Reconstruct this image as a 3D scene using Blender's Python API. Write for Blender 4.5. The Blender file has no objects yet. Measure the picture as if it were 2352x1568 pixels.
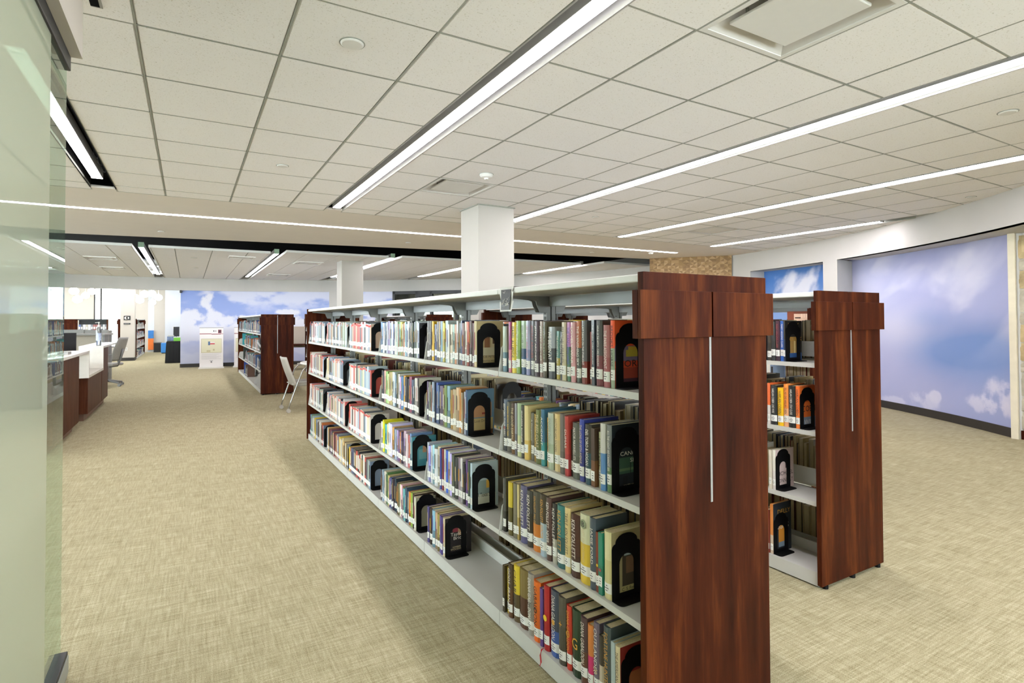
import bpy, math, random
import numpy as np
from mathutils import Matrix, Vector
random.seed(11)
S = bpy.context.scene
COL = S.collection
R = math.radians

# ------------------------------------------------------------------ camera, world, exposure
def set_camera():
    yaw, pitch, roll = R(30.035), R(1.065), R(-0.247)
    r = Vector((math.cos(yaw), -math.sin(yaw), 0)); fw = Vector((math.sin(yaw), math.cos(yaw), 0)); up = Vector((0, 0, 1))
    f2 = fw * math.cos(pitch) + up * math.sin(pitch); u2 = up * math.cos(pitch) - fw * math.sin(pitch)
    r3 = r * math.cos(roll) + u2 * math.sin(roll); u3 = u2 * math.cos(roll) - r * math.sin(roll)
    cd = bpy.data.cameras.new('camera'); co = bpy.data.objects.new('camera', cd); COL.objects.link(co)
    m = Matrix((r3, u3, -f2)).transposed().to_4x4(); m.translation = (0, 0, 1.3592)
    co.matrix_world = m
    cd.sensor_fit = 'HORIZONTAL'; cd.sensor_width = 36.0
    cd.lens = 36.0 * 1286.0 / 2352.0
    cd.shift_y = -70.6 / 2352.0
    cd.clip_start = 0.02; cd.clip_end = 200
    S.camera = co
set_camera()
W = bpy.data.worlds.new('daylight'); S.world = W; W.use_nodes = True
W.node_tree.nodes['Background'].inputs[0].default_value = (0.93, 0.94, 1.0, 1)
W.node_tree.nodes['Background'].inputs[1].default_value = 18.0
S.view_settings.view_transform = 'Standard'; S.view_settings.look = 'None'
S.view_settings.exposure = 0.25; S.view_settings.gamma = 1.0; S.view_settings.use_curve_mapping = False
LENS_POWER = 43.0        # radiance of the linear luminaires' lenses
GLOBE_POWER = 14.0
try:
    S.cycles.use_denoising = True; S.cycles.max_bounces = 7; S.cycles.diffuse_bounces = 5; S.cycles.glossy_bounces = 4
    S.cycles.transparent_max_bounces = 8; S.cycles.caustics_reflective = False; S.cycles.caustics_refractive = False
    S.cycles.sample_clamp_indirect = 4.0; S.cycles.use_adaptive_sampling = True; S.cycles.adaptive_threshold = .015
except Exception:
    pass

# ------------------------------------------------------------------ helpers
def lin(h):
    c = [int(h[i:i + 2], 16) / 255 for i in (0, 2, 4)]
    return tuple(x / 12.92 if x <= 0.04045 else ((x + 0.055) / 1.055) ** 2.4 for x in c) + (1.0,)

class MB:
    """Collects shapes and links them as ONE mesh object."""
    def __init__(s): s.v = []; s.f = []; s.m = []; s.c = []
    def add(s, v, f, m=0, c=None):
        o = len(s.v); s.v += [tuple(p) for p in v]
        for q in f:
            s.f.append(tuple(i + o for i in q)); s.m.append(m); s.c.append(c)
        return s
    def box(s, x0, x1, y0, y1, z0, z1, m=0, c=None):
        v = [(x0, y0, z0), (x1, y0, z0), (x1, y1, z0), (x0, y1, z0), (x0, y0, z1), (x1, y0, z1), (x1, y1, z1), (x0, y1, z1)]
        return s.add(v, [(3, 2, 1, 0), (4, 5, 6, 7), (0, 1, 5, 4), (1, 2, 6, 5), (2, 3, 7, 6), (3, 0, 4, 7)], m, c)
    def prism(s, poly, ax, a, b, m=0, c=None):
        def P(p, t):
            return {'x': (t, p[0], p[1]), 'y': (p[0], t, p[1]), 'z': (p[0], p[1], t)}[ax]
        n = len(poly); v = [P(p, a) for p in poly] + [P(p, b) for p in poly]
        f = [(i, (i + 1) % n, n + (i + 1) % n, n + i) for i in range(n)] + [tuple(range(n))[::-1], tuple(range(n, 2 * n))]
        return s.add(v, f, m, c)
    def tube(s, pts, r, n=8, m=0, c=None):
        pts = [Vector(p) for p in pts]; rr = r if isinstance(r, (list, tuple)) else [r] * len(pts); v = []; f = []
        for i, p in enumerate(pts):
            t = (pts[min(i + 1, len(pts) - 1)] - pts[max(i - 1, 0)]).normalized()
            a = t.cross(Vector((0, 0, 1)) if abs(t.z) < .95 else Vector((1, 0, 0))).normalized(); b = t.cross(a)
            for k in range(n):
                q = 2 * math.pi * k / n; v.append(p + (a * math.cos(q) + b * math.sin(q)) * rr[i])
        for i in range(len(pts) - 1):
            for k in range(n): f.append((i * n + k, i * n + (k + 1) % n, (i + 1) * n + (k + 1) % n, (i + 1) * n + k))
        f.append(tuple(range(n))[::-1]); f.append(tuple(range((len(pts) - 1) * n, len(pts) * n)))
        return s.add(v, f, m, c)
    def lathe(s, prof, n=20, cx=0, cy=0, cz=0, m=0, c=None):
        v = []; f = []
        for r, z in prof:
            for k in range(n):
                q = 2 * math.pi * k / n; v.append((cx + r * math.cos(q), cy + r * math.sin(q), cz + z))
        for i in range(len(prof) - 1):
            for k in range(n): f.append((i * n + k, i * n + (k + 1) % n, (i + 1) * n + (k + 1) % n, (i + 1) * n + k))
        f.append(tuple(range(n))[::-1]); f.append(tuple(range((len(prof) - 1) * n, len(prof) * n)))
        return s.add(v, f, m, c)
    def mesh(s, name, mats, smooth=False):
        me = bpy.data.meshes.new(name); me.from_pydata(s.v, [], s.f)
        for m in (mats if isinstance(mats, (list, tuple)) else [mats]): me.materials.append(m)
        if any(s.m): me.polygons.foreach_set('material_index', s.m)
        if any(c is not None for c in s.c):
            at = me.color_attributes.new('Col', 'FLOAT_COLOR', 'CORNER'); d = []
            for p, c in zip(s.f, s.c): d += list(c or (1, 1, 1, 1)) * len(p)
            at.data.foreach_set('color', d)
        if smooth: me.polygons.foreach_set('use_smooth', [True] * len(me.polygons))
        me.update(); return me
    def build(s, name, mats, parent=None, loc=(0, 0, 0), smooth=False, bevel=0, rz=0):
        return link(name, s.mesh(name, mats, smooth), parent, loc, bevel, rz)

def link(name, me, parent=None, loc=(0, 0, 0), bevel=0, rz=0):
    o = bpy.data.objects.new(name, me); COL.objects.link(o); o.location = loc
    if rz: o.rotation_euler = (0, 0, rz)
    if parent is not None: o.parent = parent
    if bevel:
        b = o.modifiers.new('edge', 'BEVEL'); b.width = bevel; b.segments = 2; b.limit_method = 'ANGLE'
    return o
def tag(o, label, cat, group=None):
    o['label'] = label; o['category'] = cat
    if group: o['group'] = group
    return o
def thing(name, label, cat, loc=(0, 0, 0), rz=0, group=None):
    o = bpy.data.objects.new(name, None); COL.objects.link(o); o.location = loc; o.rotation_euler = (0, 0, rz); o.empty_display_size = .05
    return tag(o, label, cat, group)
def struct(o): o['kind'] = 'structure'; return o
def struct_root(name):
    o = bpy.data.objects.new(name, None); COL.objects.link(o); return struct(o)
def stuff(o): o['kind'] = 'stuff'; return o

# ------------------------------------------------------------------ materials
def mat(name, col, rough=.5, metal=0, coat=0, spec=.5, emit=0, noise=0, nscale=40, bump=0):
    m = bpy.data.materials.new(name); m.use_nodes = True; nt = m.node_tree; b = nt.nodes['Principled BSDF']
    c = lin(col) if isinstance(col, str) else col
    b.inputs['Base Color'].default_value = c; b.inputs['Roughness'].default_value = rough; b.inputs['Metallic'].default_value = metal
    b.inputs['Coat Weight'].default_value = coat; b.inputs['Specular IOR Level'].default_value = spec
    if emit:
        b.inputs['Emission Color'].default_value = c; b.inputs['Emission Strength'].default_value = emit
    if noise or bump:
        t = nt.nodes.new('ShaderNodeTexCoord'); n = nt.nodes.new('ShaderNodeTexNoise'); n.inputs['Scale'].default_value = nscale; n.inputs['Detail'].default_value = 4
        nt.links.new(t.outputs['Object'], n.inputs['Vector'])
        if noise:
            r = nt.nodes.new('ShaderNodeValToRGB'); k = noise
            r.color_ramp.elements[0].position = .3; r.color_ramp.elements[1].position = .7
            r.color_ramp.elements[0].color = (c[0] * (1 - k), c[1] * (1 - k), c[2] * (1 - k), 1)
            r.color_ramp.elements[1].color = (min(1, c[0] * (1 + k)), min(1, c[1] * (1 + k)), min(1, c[2] * (1 + k)), 1)
            nt.links.new(n.outputs['Fac'], r.inputs[0]); nt.links.new(r.outputs[0], b.inputs['Base Color'])
        if bump:
            bp = nt.nodes.new('ShaderNodeBump'); bp.inputs['Strength'].default_value = bump; bp.inputs['Distance'].default_value = .01
            nt.links.new(n.outputs['Fac'], bp.inputs['Height']); nt.links.new(bp.outputs[0], b.inputs['Normal'])
    return m
def emit_mat(name, col, k):
    m = bpy.data.materials.new(name); m.use_nodes = True; nt = m.node_tree; nt.nodes.clear()
    e = nt.nodes.new('ShaderNodeEmission'); o = nt.nodes.new('ShaderNodeOutputMaterial'); e.inputs[0].default_value = lin(col); e.inputs[1].default_value = k
    nt.links.new(e.outputs[0], o.inputs[0]); return m
def attr_mat(name, rough, coat=0, spec=.5):
    m = bpy.data.materials.new(name); m.use_nodes = True; nt = m.node_tree; b = nt.nodes['Principled BSDF']
    a = nt.nodes.new('ShaderNodeVertexColor'); a.layer_name = 'Col'; nt.links.new(a.outputs[0], b.inputs['Base Color'])
    b.inputs['Roughness'].default_value = rough; b.inputs['Coat Weight'].default_value = coat; b.inputs['Specular IOR Level'].default_value = spec
    return m
def wood_mat(name, dark, mid, light, sc=(9, 9, .75), rough=.5, axis='z'):
    m = bpy.data.materials.new(name); m.use_nodes = True; nt = m.node_tree; b = nt.nodes['Principled BSDF']; N = nt.nodes.new; Lk = nt.links.new
    t = N('ShaderNodeTexCoord'); oi = N('ShaderNodeObjectInfo'); mul = N('ShaderNodeMath'); mul.operation = 'MULTIPLY'; mul.inputs[1].default_value = 37
    Lk(oi.outputs['Random'], mul.inputs[0]); ad = N('ShaderNodeVectorMath'); ad.operation = 'ADD'; Lk(t.outputs['Object'], ad.inputs[0]); Lk(mul.outputs[0], ad.inputs[1])
    mp = N('ShaderNodeMapping'); mp.inputs['Scale'].default_value = sc; Lk(ad.outputs[0], mp.inputs[0])
    n1 = N('ShaderNodeTexNoise'); n1.inputs['Scale'].default_value = 1.6; n1.inputs['Detail'].default_value = 6; n1.inputs['Roughness'].default_value = .62; n1.inputs['Distortion'].default_value = .3
    mp2 = N('ShaderNodeMapping'); mp2.inputs['Scale'].default_value = tuple(x * 9 for x in sc); Lk(ad.outputs[0], mp2.inputs[0])
    n2 = N('ShaderNodeTexNoise'); n2.inputs['Scale'].default_value = 2; n2.inputs['Detail'].default_value = 3
    Lk(mp.outputs[0], n1.inputs['Vector']); Lk(mp2.outputs[0], n2.inputs['Vector'])
    mx = N('ShaderNodeMix'); mx.inputs[0].default_value = .16; Lk(n1.outputs['Fac'], mx.inputs[2]); Lk(n2.outputs['Fac'], mx.inputs[3])
    r = N('ShaderNodeValToRGB'); e = r.color_ramp.elements; e[0].position = .30; e[0].color = lin(dark); e[1].position = .74; e[1].color = lin(light)
    q = e.new(.5); q.color = lin(mid); Lk(mx.outputs[0], r.inputs[0]); Lk(r.outputs[0], b.inputs['Base Color'])
    b.inputs['Roughness'].default_value = rough; b.inputs['Specular IOR Level'].default_value = .08
    return m

WOOD = wood_mat('mahogany_laminate', '1c0904', '3b1709', '653314', (8, 8, .7))
DESKWOOD = wood_mat('walnut_slats', '331a10', '4f2c1d', '68402c', (14, 14, .8), .45)
STEEL = mat('grey_shelf_paint', 'c9c9c4', .42, noise=.03, nscale=6)
STEEL2 = mat('grey_upright_paint', '8f918f', .4, noise=.04, nscale=8)
RAIL = mat('grey_rail_bluish_reflection', 'a9adb0', .38, noise=.03, nscale=5)  # grey rail with the bluish light it reflects mixed into the colour
SLOTDARK = mat('slot_dark', '15171a', .7, noise=.1, nscale=60)
LAMINATE = mat('white_canopy_laminate', 'dcdcd8', .35, noise=.02, nscale=20)
SILVER = mat('brushed_silver_inlay', '9c9c9a', .35, .35, noise=.05, nscale=90)
BLACK = mat('black_bookend_enamel', '08080a', .55, noise=.1, nscale=50, spec=.2)
BASEB = mat('dark_rubber_base', '2c2825', .5, noise=.08, nscale=30)
TILE = None
GYP = mat('white_gypsum', 'e6e0d8', .85, noise=.015, nscale=3)
WALLP = mat('off_white_paint', 'c0beba', .8, noise=.015, nscale=3)
WALLG = mat('warm_grey_paint', 'c9c3b9', .8, noise=.02, nscale=3)
WALLB = mat('cool_white_paint', 'd3d8de', .8, noise=.02, nscale=3)
COLM = mat('column_paint', 'b4b1aa', .7, noise=.012, nscale=3)
VOID = mat('black_plenum_paint', '050506', .95, noise=.2, nscale=3, spec=.1)
GRID = mat('ceiling_grid_metal', '93968d', .5, .1, noise=.04, nscale=40)
FIXT = mat('luminaire_housing', '9b9b98', .4, .2, noise=.03, nscale=20)
FIXW = mat('luminaire_white_trim', 'e4e4e0', .5, noise=.01, nscale=20)
LENS = emit_mat('lit_lens', 'fbf5fa', LENS_POWER)
GLOBE = emit_mat('lit_globe', 'fffaf0', GLOBE_POWER)
QUARTZ = mat('white_quartz', 'e3e0d8', .22, noise=.05, nscale=9)
BOOKM = attr_mat('book_jacket', .38, .25)
STUFFM = attr_mat('book_jacket_far', .42, .1)
PRINTM = attr_mat('printed_sheet', .6)
PAGES = mat('cream_page_block', 'dccfa8', .85, noise=.10, nscale=160)
STICK = mat('white_spine_label', 'eeeeea', .5, noise=.01, nscale=40)
INKBAR = mat('label_ink', '34343a', .7, noise=.05, nscale=40)
INK = {'w': mat('print_white', 'e8e4da', .5, noise=.02), 'k': mat('print_black', '1c1a18', .5, noise=.05), 'd': mat('print_dark_grey', '4a4238', .5, noise=.05),
       'y': mat('print_yellow', 'dcb92c', .5, noise=.03), 'o': mat('print_gold', 'd09a3c', .45, noise=.03), 't': mat('print_tan', 'cdbd94', .5, noise=.03),
       'r': mat('print_red', 'a04a4a', .5, noise=.03), 'g': mat('print_green_grey', '8a9678', .5, noise=.03), 'b': mat('print_blue', '41409a', .5, noise=.03), 'p': mat('print_rose', 'c28c98', .5, noise=.03)}

def carpet_mat():
    m = bpy.data.materials.new('beige_woven_carpet'); m.use_nodes = True; nt = m.node_tree; b = nt.nodes['Principled BSDF']; N = nt.nodes.new; Lk = nt.links.new
    t = N('ShaderNodeTexCoord')
    def noise(sc, scale, det=3, rough=.6):
        mp = N('ShaderNodeMapping'); mp.inputs['Scale'].default_value = sc; Lk(t.outputs['Object'], mp.inputs[0])
        n = N('ShaderNodeTexNoise'); n.inputs['Scale'].default_value = scale; n.inputs['Detail'].default_value = det; n.inputs['Roughness'].default_value = rough; Lk(mp.outputs[0], n.inputs['Vector']); return n.outputs['Fac']
    def math_(op, a, bb):
        n = N('ShaderNodeMath'); n.operation = op
        for i, x in enumerate((a, bb)):
            if isinstance(x, (int, float)): n.inputs[i].default_value = x
            else: Lk(x, n.inputs[i])
        return n.outputs[0]
    wa = noise((6, 110, 1), 1, 3); wb = noise((110, 6, 1), 1, 3); fine = noise((1, 1, 1), 240, 2, .7)
    ba = noise((3.2, 15, 1), 1, 6, .68); bb = noise((13, 3.4, 1), 1, 6, .68)
    s = math_('ADD', math_('MULTIPLY', wa, .25), math_('MULTIPLY', wb, .21)); s = math_('ADD', s, math_('MULTIPLY', fine, .36)); s = math_('ADD', s, math_('MULTIPLY', ba, .10)); s = math_('ADD', s, math_('MULTIPLY', bb, .08))
    r = N('ShaderNodeValToRGB'); e = r.color_ramp.elements; e[0].position = .38; e[0].color = lin('7e7555'); e[1].position = .68; e[1].color = lin('d8d1b4')
    q = e.new(.52); q.color = lin('aca384'); Lk(s, r.inputs[0]); Lk(r.outputs[0], b.inputs['Base Color'])
    bp = N('ShaderNodeBump'); bp.inputs['Strength'].default_value = .55; bp.inputs['Distance'].default_value = .006; Lk(math_('ADD', fine, s), bp.inputs['Height']); Lk(bp.outputs[0], b.inputs['Normal'])
    b.inputs['Roughness'].default_value = .95; b.inputs['Specular IOR Level'].default_value = .1
    return m
CARPET = carpet_mat()
def tile_mat():
    m = bpy.data.materials.new('speckled_ceiling_tile'); m.use_nodes = True; nt = m.node_tree; b = nt.nodes['Principled BSDF']; N = nt.nodes.new; Lk = nt.links.new
    t = N('ShaderNodeTexCoord'); oi = N('ShaderNodeObjectInfo'); ad = N('ShaderNodeVectorMath'); ad.operation = 'ADD'; Lk(t.outputs['Object'], ad.inputs[0]); Lk(oi.outputs['Location'], ad.inputs[1])
    n = N('ShaderNodeTexNoise'); n.inputs['Scale'].default_value = 130; n.inputs['Detail'].default_value = 3; Lk(ad.outputs[0], n.inputs['Vector'])
    r = N('ShaderNodeValToRGB'); e = r.color_ramp.elements; e[0].position = .25; e[0].color = lin('d6d3cb'); e[1].position = .40; e[1].color = lin('f9f8f7'); Lk(n.outputs['Fac'], r.inputs[0]); Lk(r.outputs[0], b.inputs['Base Color'])
    bp = N('ShaderNodeBump'); bp.inputs['Strength'].default_value = .25; bp.inputs['Distance'].default_value = .003; Lk(n.outputs['Fac'], bp.inputs['Height']); Lk(bp.outputs[0], b.inputs['Normal'])
    b.inputs['Roughness'].default_value = .9; b.inputs['Specular IOR Level'].default_value = .15
    return m
TILE = tile_mat()
def glass_mat(name, tint, film, filmcol):
    m = bpy.data.materials.new(name); m.use_nodes = True; nt = m.node_tree; nt.nodes.clear(); N = nt.nodes.new; Lk = nt.links.new
    o = N('ShaderNodeOutputMaterial'); tr = N('ShaderNodeBsdfTransparent'); tr.inputs[0].default_value = lin(tint); df = N('ShaderNodeBsdfDiffuse'); df.inputs[0].default_value = lin(filmcol)
    mx = N('ShaderNodeMixShader'); mx.inputs[0].default_value = film; Lk(tr.outputs[0], mx.inputs[1]); Lk(df.outputs[0], mx.inputs[2])
    gl = N('ShaderNodeBsdfGlossy'); gl.inputs['Roughness'].default_value = .0; gl.inputs[0].default_value = (.95, 1, .97, 1); fr = N('ShaderNodeFresnel'); fr.inputs[0].default_value = 1.7
    ge = N('ShaderNodeNewGeometry'); iv = N('ShaderNodeMath'); iv.operation = 'SUBTRACT'; iv.inputs[0].default_value = 1; Lk(ge.outputs['Backfacing'], iv.inputs[1]); fm = N('ShaderNodeMath'); fm.operation = 'MULTIPLY'; Lk(fr.outputs[0], fm.inputs[0]); Lk(iv.outputs[0], fm.inputs[1])
    m2 = N('ShaderNodeMixShader'); Lk(fm.outputs[0], m2.inputs[0]); Lk(mx.outputs[0], m2.inputs[1]); Lk(gl.outputs[0], m2.inputs[2]); Lk(m2.outputs[0], o.inputs[0])
    return m
GLASS = glass_mat('clear_green_glass', 'e4f2ea', .05, 'cfe0d4')
FILM = glass_mat('film_backed_glass', 'dcebe2', .85, 'bcc4b0')
PANE = glass_mat('window_pane', 'f4faf8', .02, 'dfe8e6')

# ------------------------------------------------------------------ text
_txt = {}
def text_mesh(s):
    if s not in _txt:
        cu = bpy.data.curves.new('t', 'FONT'); cu.body = s; cu.size = 1; cu.align_x = 'CENTER'; cu.align_y = 'CENTER'; cu.resolution_u = 2; cu.space_line = .85
        ob = bpy.data.objects.new('t', cu); me = bpy.data.meshes.new_from_object(ob)
        co = np.array([v.co[:] for v in me.vertices]) if len(me.vertices) else np.zeros((1, 3)); mn, mx = co.min(0), co.max(0)
        bpy.data.objects.remove(ob); bpy.data.curves.remove(cu)
        _txt[s] = (me, max(1e-6, mx[0] - mn[0]), max(1e-6, mx[1] - mn[1]), (mn + mx) / 2)
    return _txt[s]
def put_text(s, ink, parent, loc, ex, ey, w, h, name='lettering'):
    """Lettering whose baseline runs along ex and whose letters point up along ey, fitted into w x h."""
    me, tw, th, c = text_mesh(s)
    me = me.copy(); me.materials.clear(); me.materials.append(ink)
    sx = min(w / tw, 2.2 * h / th); sy = h / th
    if sx > sy * 1.25: sx = sy * 1.25
    if sy > sx * 1.8: sy = sx * 1.8
    ex = Vector(ex).normalized(); ey = Vector(ey).normalized(); ez = ex.cross(ey)
    m = Matrix((ex * sx, ey * sy, ez)).transposed().to_4x4()
    m.translation = Vector(loc) - ex * sx * c[0] - ey * sy * c[1]
    me.transform(m); return link(name, me, parent)

# ------------------------------------------------------------------ the setting
CX, CY, RF, RW = -0.57, 9.20, 10.47, 10.90
ZC, ZF = 2.705, 2.335
def pol(r, a): return (CX + r * math.cos(R(a)), CY + r * math.sin(R(a)))
def arc_poly(r0, r1, a0, a1, step=2.5):
    n = max(1, int(abs(a1 - a0) / step)); A = [a0 + (a1 - a0) * i / n for i in range(n + 1)]
    return [pol(r0, a) for a in A] + [pol(r1, a) for a in A[::-1]]
def arc(name, r0, r1, a0, a1, z0, z1, m, parent=None):
    b = MB(); n = max(1, int(abs(a1 - a0) / 2.5))
    for i in range(n):
        p, q = a0 + (a1 - a0) * i / n, a0 + (a1 - a0) * (i + 1) / n
        b.prism([pol(r0, p), pol(r1, p), pol(r1, q), pol(r0, q)], 'z', z0, z1)
    return b.build(name, m, parent)

struct(MB().box(-10, 13, -4, 35, -.1, 0).build('floor', CARPET))
# outer shell of the building
wwe = struct_root('wall_west'); YW = [-3.5, .2, .5, 4.2, 4.5, 8.2, 8.5, 12.2, 12.5, 16.2, 21.0, 25.0, 25.3, 29.3]
for y0, y1, z0, z1 in [(-4, 35, 0, .9), (-4, 35, 2.66, 3.5), (-4, -3.5, .9, 2.66), (.2, .5, .9, 2.66), (4.2, 4.5, .9, 2.66), (8.2, 8.5, .9, 2.66), (12.2, 12.5, .9, 2.66), (16.2, 21, .9, 2.66), (25, 25.3, .9, 2.66), (29.3, 35, .9, 2.66)]: MB().box(-10.2, -10, y0, y1, z0, z1).build('wall_panel', WALLG, wwe)
for k in range(7):  # unseen west windows, added as daylight fill for the ceiling and plaster band
    o = struct_root('window_%d' % (k + 8)); y0, y1 = YW[2 * k], YW[2 * k + 1]
    for p, q in ((y0, y0 + .05), (y1 - .05, y1)): MB().box(-10.14, -10.06, p, q, .9, 2.66).build('window_frame', BASEB, o)
    MB().box(-10.11, -10.10, y0 + .05, y1 - .05, .91, 2.65).build('window_pane', PANE, o)
struct(MB().box(13, 13.2, -4, 35, 0, 3.5).build('wall_east', WALLG))
wsn = struct_root('wall_south')
for x0, x1, z0, z1 in [(-10.2, 13.2, 0, .9), (-10.2, 13.2, 2.66, 3.5), (-10.2, -9.6, .9, 2.66), (-4.2, -3.9, .9, 2.66), (-.7, -.4, .9, 2.66), (2.2, 2.5, .9, 2.66), (5.6, 13.2, .9, 2.66)]: MB().box(x0, x1, -4.2, -4, z0, z1).build('wall_panel', WALLG, wsn)
for k, (x0, x1) in enumerate([(-9.6, -4.2), (-3.9, -.7), (-.4, 2.2), (2.5, 5.6)]):  # unseen windows behind the camera, added to throw daylight onto the ceiling
    zs = 1.5 if x0 > 5 else .9; o = struct_root('window_%d' % (k + 3)); xm = (x0 + x1) / 2
    for p, q in ((x0, x0 + .05), (x1 - .05, x1), (xm - .025, xm + .025)): MB().box(p, q, -4.14, -4.06, zs, 2.66).build('window_frame', BASEB, o)
    for p, q in ((x0 + .05, xm - .025), (xm + .025, x1 - .05)): MB().box(p, q, -4.11, -4.10, zs + .01, 2.65).build('window_pane', PANE, o)
struct(MB().box(-10, 13, -4, 35, 3.5, 3.6).build('ceiling_deck', VOID))
# far reading room beyond the opening: wall pieces between tall windows
wf = struct_root('wall_north')
for x0, x1, z0, z1, m in [(-10, -6.6, 0, 3.3, WALLG), (-4.70, -3.66, 0, 3.3, WALLG), (-6.6, -4.7, 0, .45, WALLG), (-3.66, -2.45, 0, .25, WALLG), (-6.6, -2.45, 3.05, 3.3, WALLG),
                          (-2.45, -1.62, 0, 3.3, WALLG), (-1.62, -1.38, 0, 3.3, WALLB), (-1.38, -.95, 0, 3.3, WALLG), (-.95, 13, 0, 3.3, WALLB)]:
    MB().box(x0, x1, 31.0, 31.2, z0, z1).build('wall_panel', m, wf)
def window(name, x0, x1, z0, z1, bars):
    o = struct_root(name); b = MB(); fm = BASEB
    b.box(x0, x0 + .05, 31.02, 31.1, z0, z1).box(x1 - .05, x1, 31.02, 31.1, z0, z1).box(x0, x1, 31.02, 31.1, z1 - .05, z1).box(x0, x1, 31.02, 31.1, z0, z0 + .05)
    b.build('window_frame', fm, o)
    for xb in bars: MB().box(xb - .03, xb + .03, 31.02, 31.1, z0, z1).build('mullion', fm, o)
    e = [x0] + bars + [x1]
    for p, q in zip(e[:-1], e[1:]): MB().box(p + .03, q - .03, 31.05, 31.06, z0 + .04, z1 - .04).build('window_pane', PANE, o)
window('window_1', -6.6, -4.70, .45, 3.05, [-5.65]); window('window_2', -3.66, -2.45, .25, 3.05, [-3.40])
struct(MB().box(-.12, .05, 19.85, 31, 0, 3.3).build('wall_reading_room_side', WALLB)); struct(MB().box(-.93, -.12, 30.4, 30.95, 0, 3.3).build('wall_reading_room_pier', WALLB))
struct(MB().box(-10, -.2, 20.3, 31, 3.26, 3.3).build('ceiling_reading_room', WALLB))
struct(MB().box(-2.10, -1.68, 24.3, 24.8, 0, 3.25).build('pillar_reading_room', WALLG))
struct(MB().box(-2.12, -1.66, 24.28, 24.82, 0, .11).build('baseboard_pillar', BASEB))

# curved wall of the main room
arc('trim_1', RF, RF + .10, -64, 126, ZF, ZC + .1, WALLP); struct(bpy.data.objects['trim_1'])          # white curved fascia under the ceiling
struct(arc('trim_2', RF + .0, RW + .15, -62, -22.3, ZF, ZF + .06, WALLP)); struct(arc('trim_3', RF + .02, RF + .45, -20.7, -10.4, ZF, ZF + .06, WALLP))
struct(MB().prism([pol(RF, -22.4), pol(RF, -20.6), pol(RW, -20.6), pol(RW + .2, -20.9), pol(RW + .15, -21.0)], 'z', 0, ZF).build('wall_pier', WALLP))
struct(arc('wall_recess_side', RF, RF + .5, -10.5, -7.3, 0, ZF, WALLP))
struct(arc('wall_back', RF + .02, RF + .2, 8, 36.5, 0, ZF, WALLP)); struct(arc('wall_back_pilaster', RF - .03, RF + .2, 61.8, 64.4, 0, ZF, WALLP))

# ---- sky murals: a printed picture on the wall, one colour per cell
def vnoise(x, y, seed):
    r = np.random.default_rng(seed); T = r.random((64, 64)); xi = np.floor(x).astype(int); yi = np.floor(y).astype(int); fx = x - xi; fy = y - yi
    fx = fx * fx * fx * (fx * (fx * 6 - 15) + 10); fy = fy * fy * fy * (fy * (fy * 6 - 15) + 10)
    g = lambda a, b: T[(xi + a) % 64, (yi + b) % 64]
    return (g(0, 0) * (1 - fx) + g(1, 0) * fx) * (1 - fy) + (g(0, 1) * (1 - fx) + g(1, 1) * fx) * fy
def fbm(x, y, seed, octv=5, gain=.5):
    s = 0; a = .5; t = 0
    for k in range(octv): s = s + a * vnoise(x * 2 ** k + 7.3 * k, y * 2 ** k + 3.1 * k, seed + k); t += a; a *= gain
    return s / t
def smooth(e0, e1, x): t = np.clip((x - e0) / (e1 - e0), 0, 1); return t * t * (3 - 2 * t)
def mix(a, b, t): return a * (1 - t[..., None]) + np.array(b) * t[..., None]
C3 = lambda h: np.array(lin(h)[:3])
def mural(name, r, a0, a1, z0, z1, fn, nu, nv):
    U, V = np.meshgrid((np.arange(nu) + .5) / nu, (np.arange(nv) + .5) / nv, indexing='ij'); col = np.clip(fn(U, V), 0, 1)
    v = []; f = []
    for i in range(nu + 1):
        x, y = pol(r, a0 + (a1 - a0) * i / nu)
        for j in range(nv + 1): v.append((x, y, z0 + (z1 - z0) * j / nv))
    f = [(i * (nv + 1) + j, (i + 1) * (nv + 1) + j, (i + 1) * (nv + 1) + j + 1, i * (nv + 1) + j + 1) for i in range(nu) for j in range(nv)]
    me = bpy.data.meshes.new(name); me.from_pydata(v, [], f); me.materials.append(MURAL)
    at = me.color_attributes.new('Col', 'FLOAT_COLOR', 'CORNER'); c4 = np.concatenate([col, np.ones(col.shape[:2] + (1,))], -1).reshape(-1, 4)
    at.data.foreach_set('color', np.repeat(c4, 4, axis=0).ravel().astype(np.float32)); me.update()
    return struct(link(name, me))
MURAL = attr_mat('printed_sky_wallcovering', .55, 0, .3)
def blob(U, V, u, v, su, sv): return np.exp(-((U - u) / su) ** 2 - ((V - v) / sv) ** 2)
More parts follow.
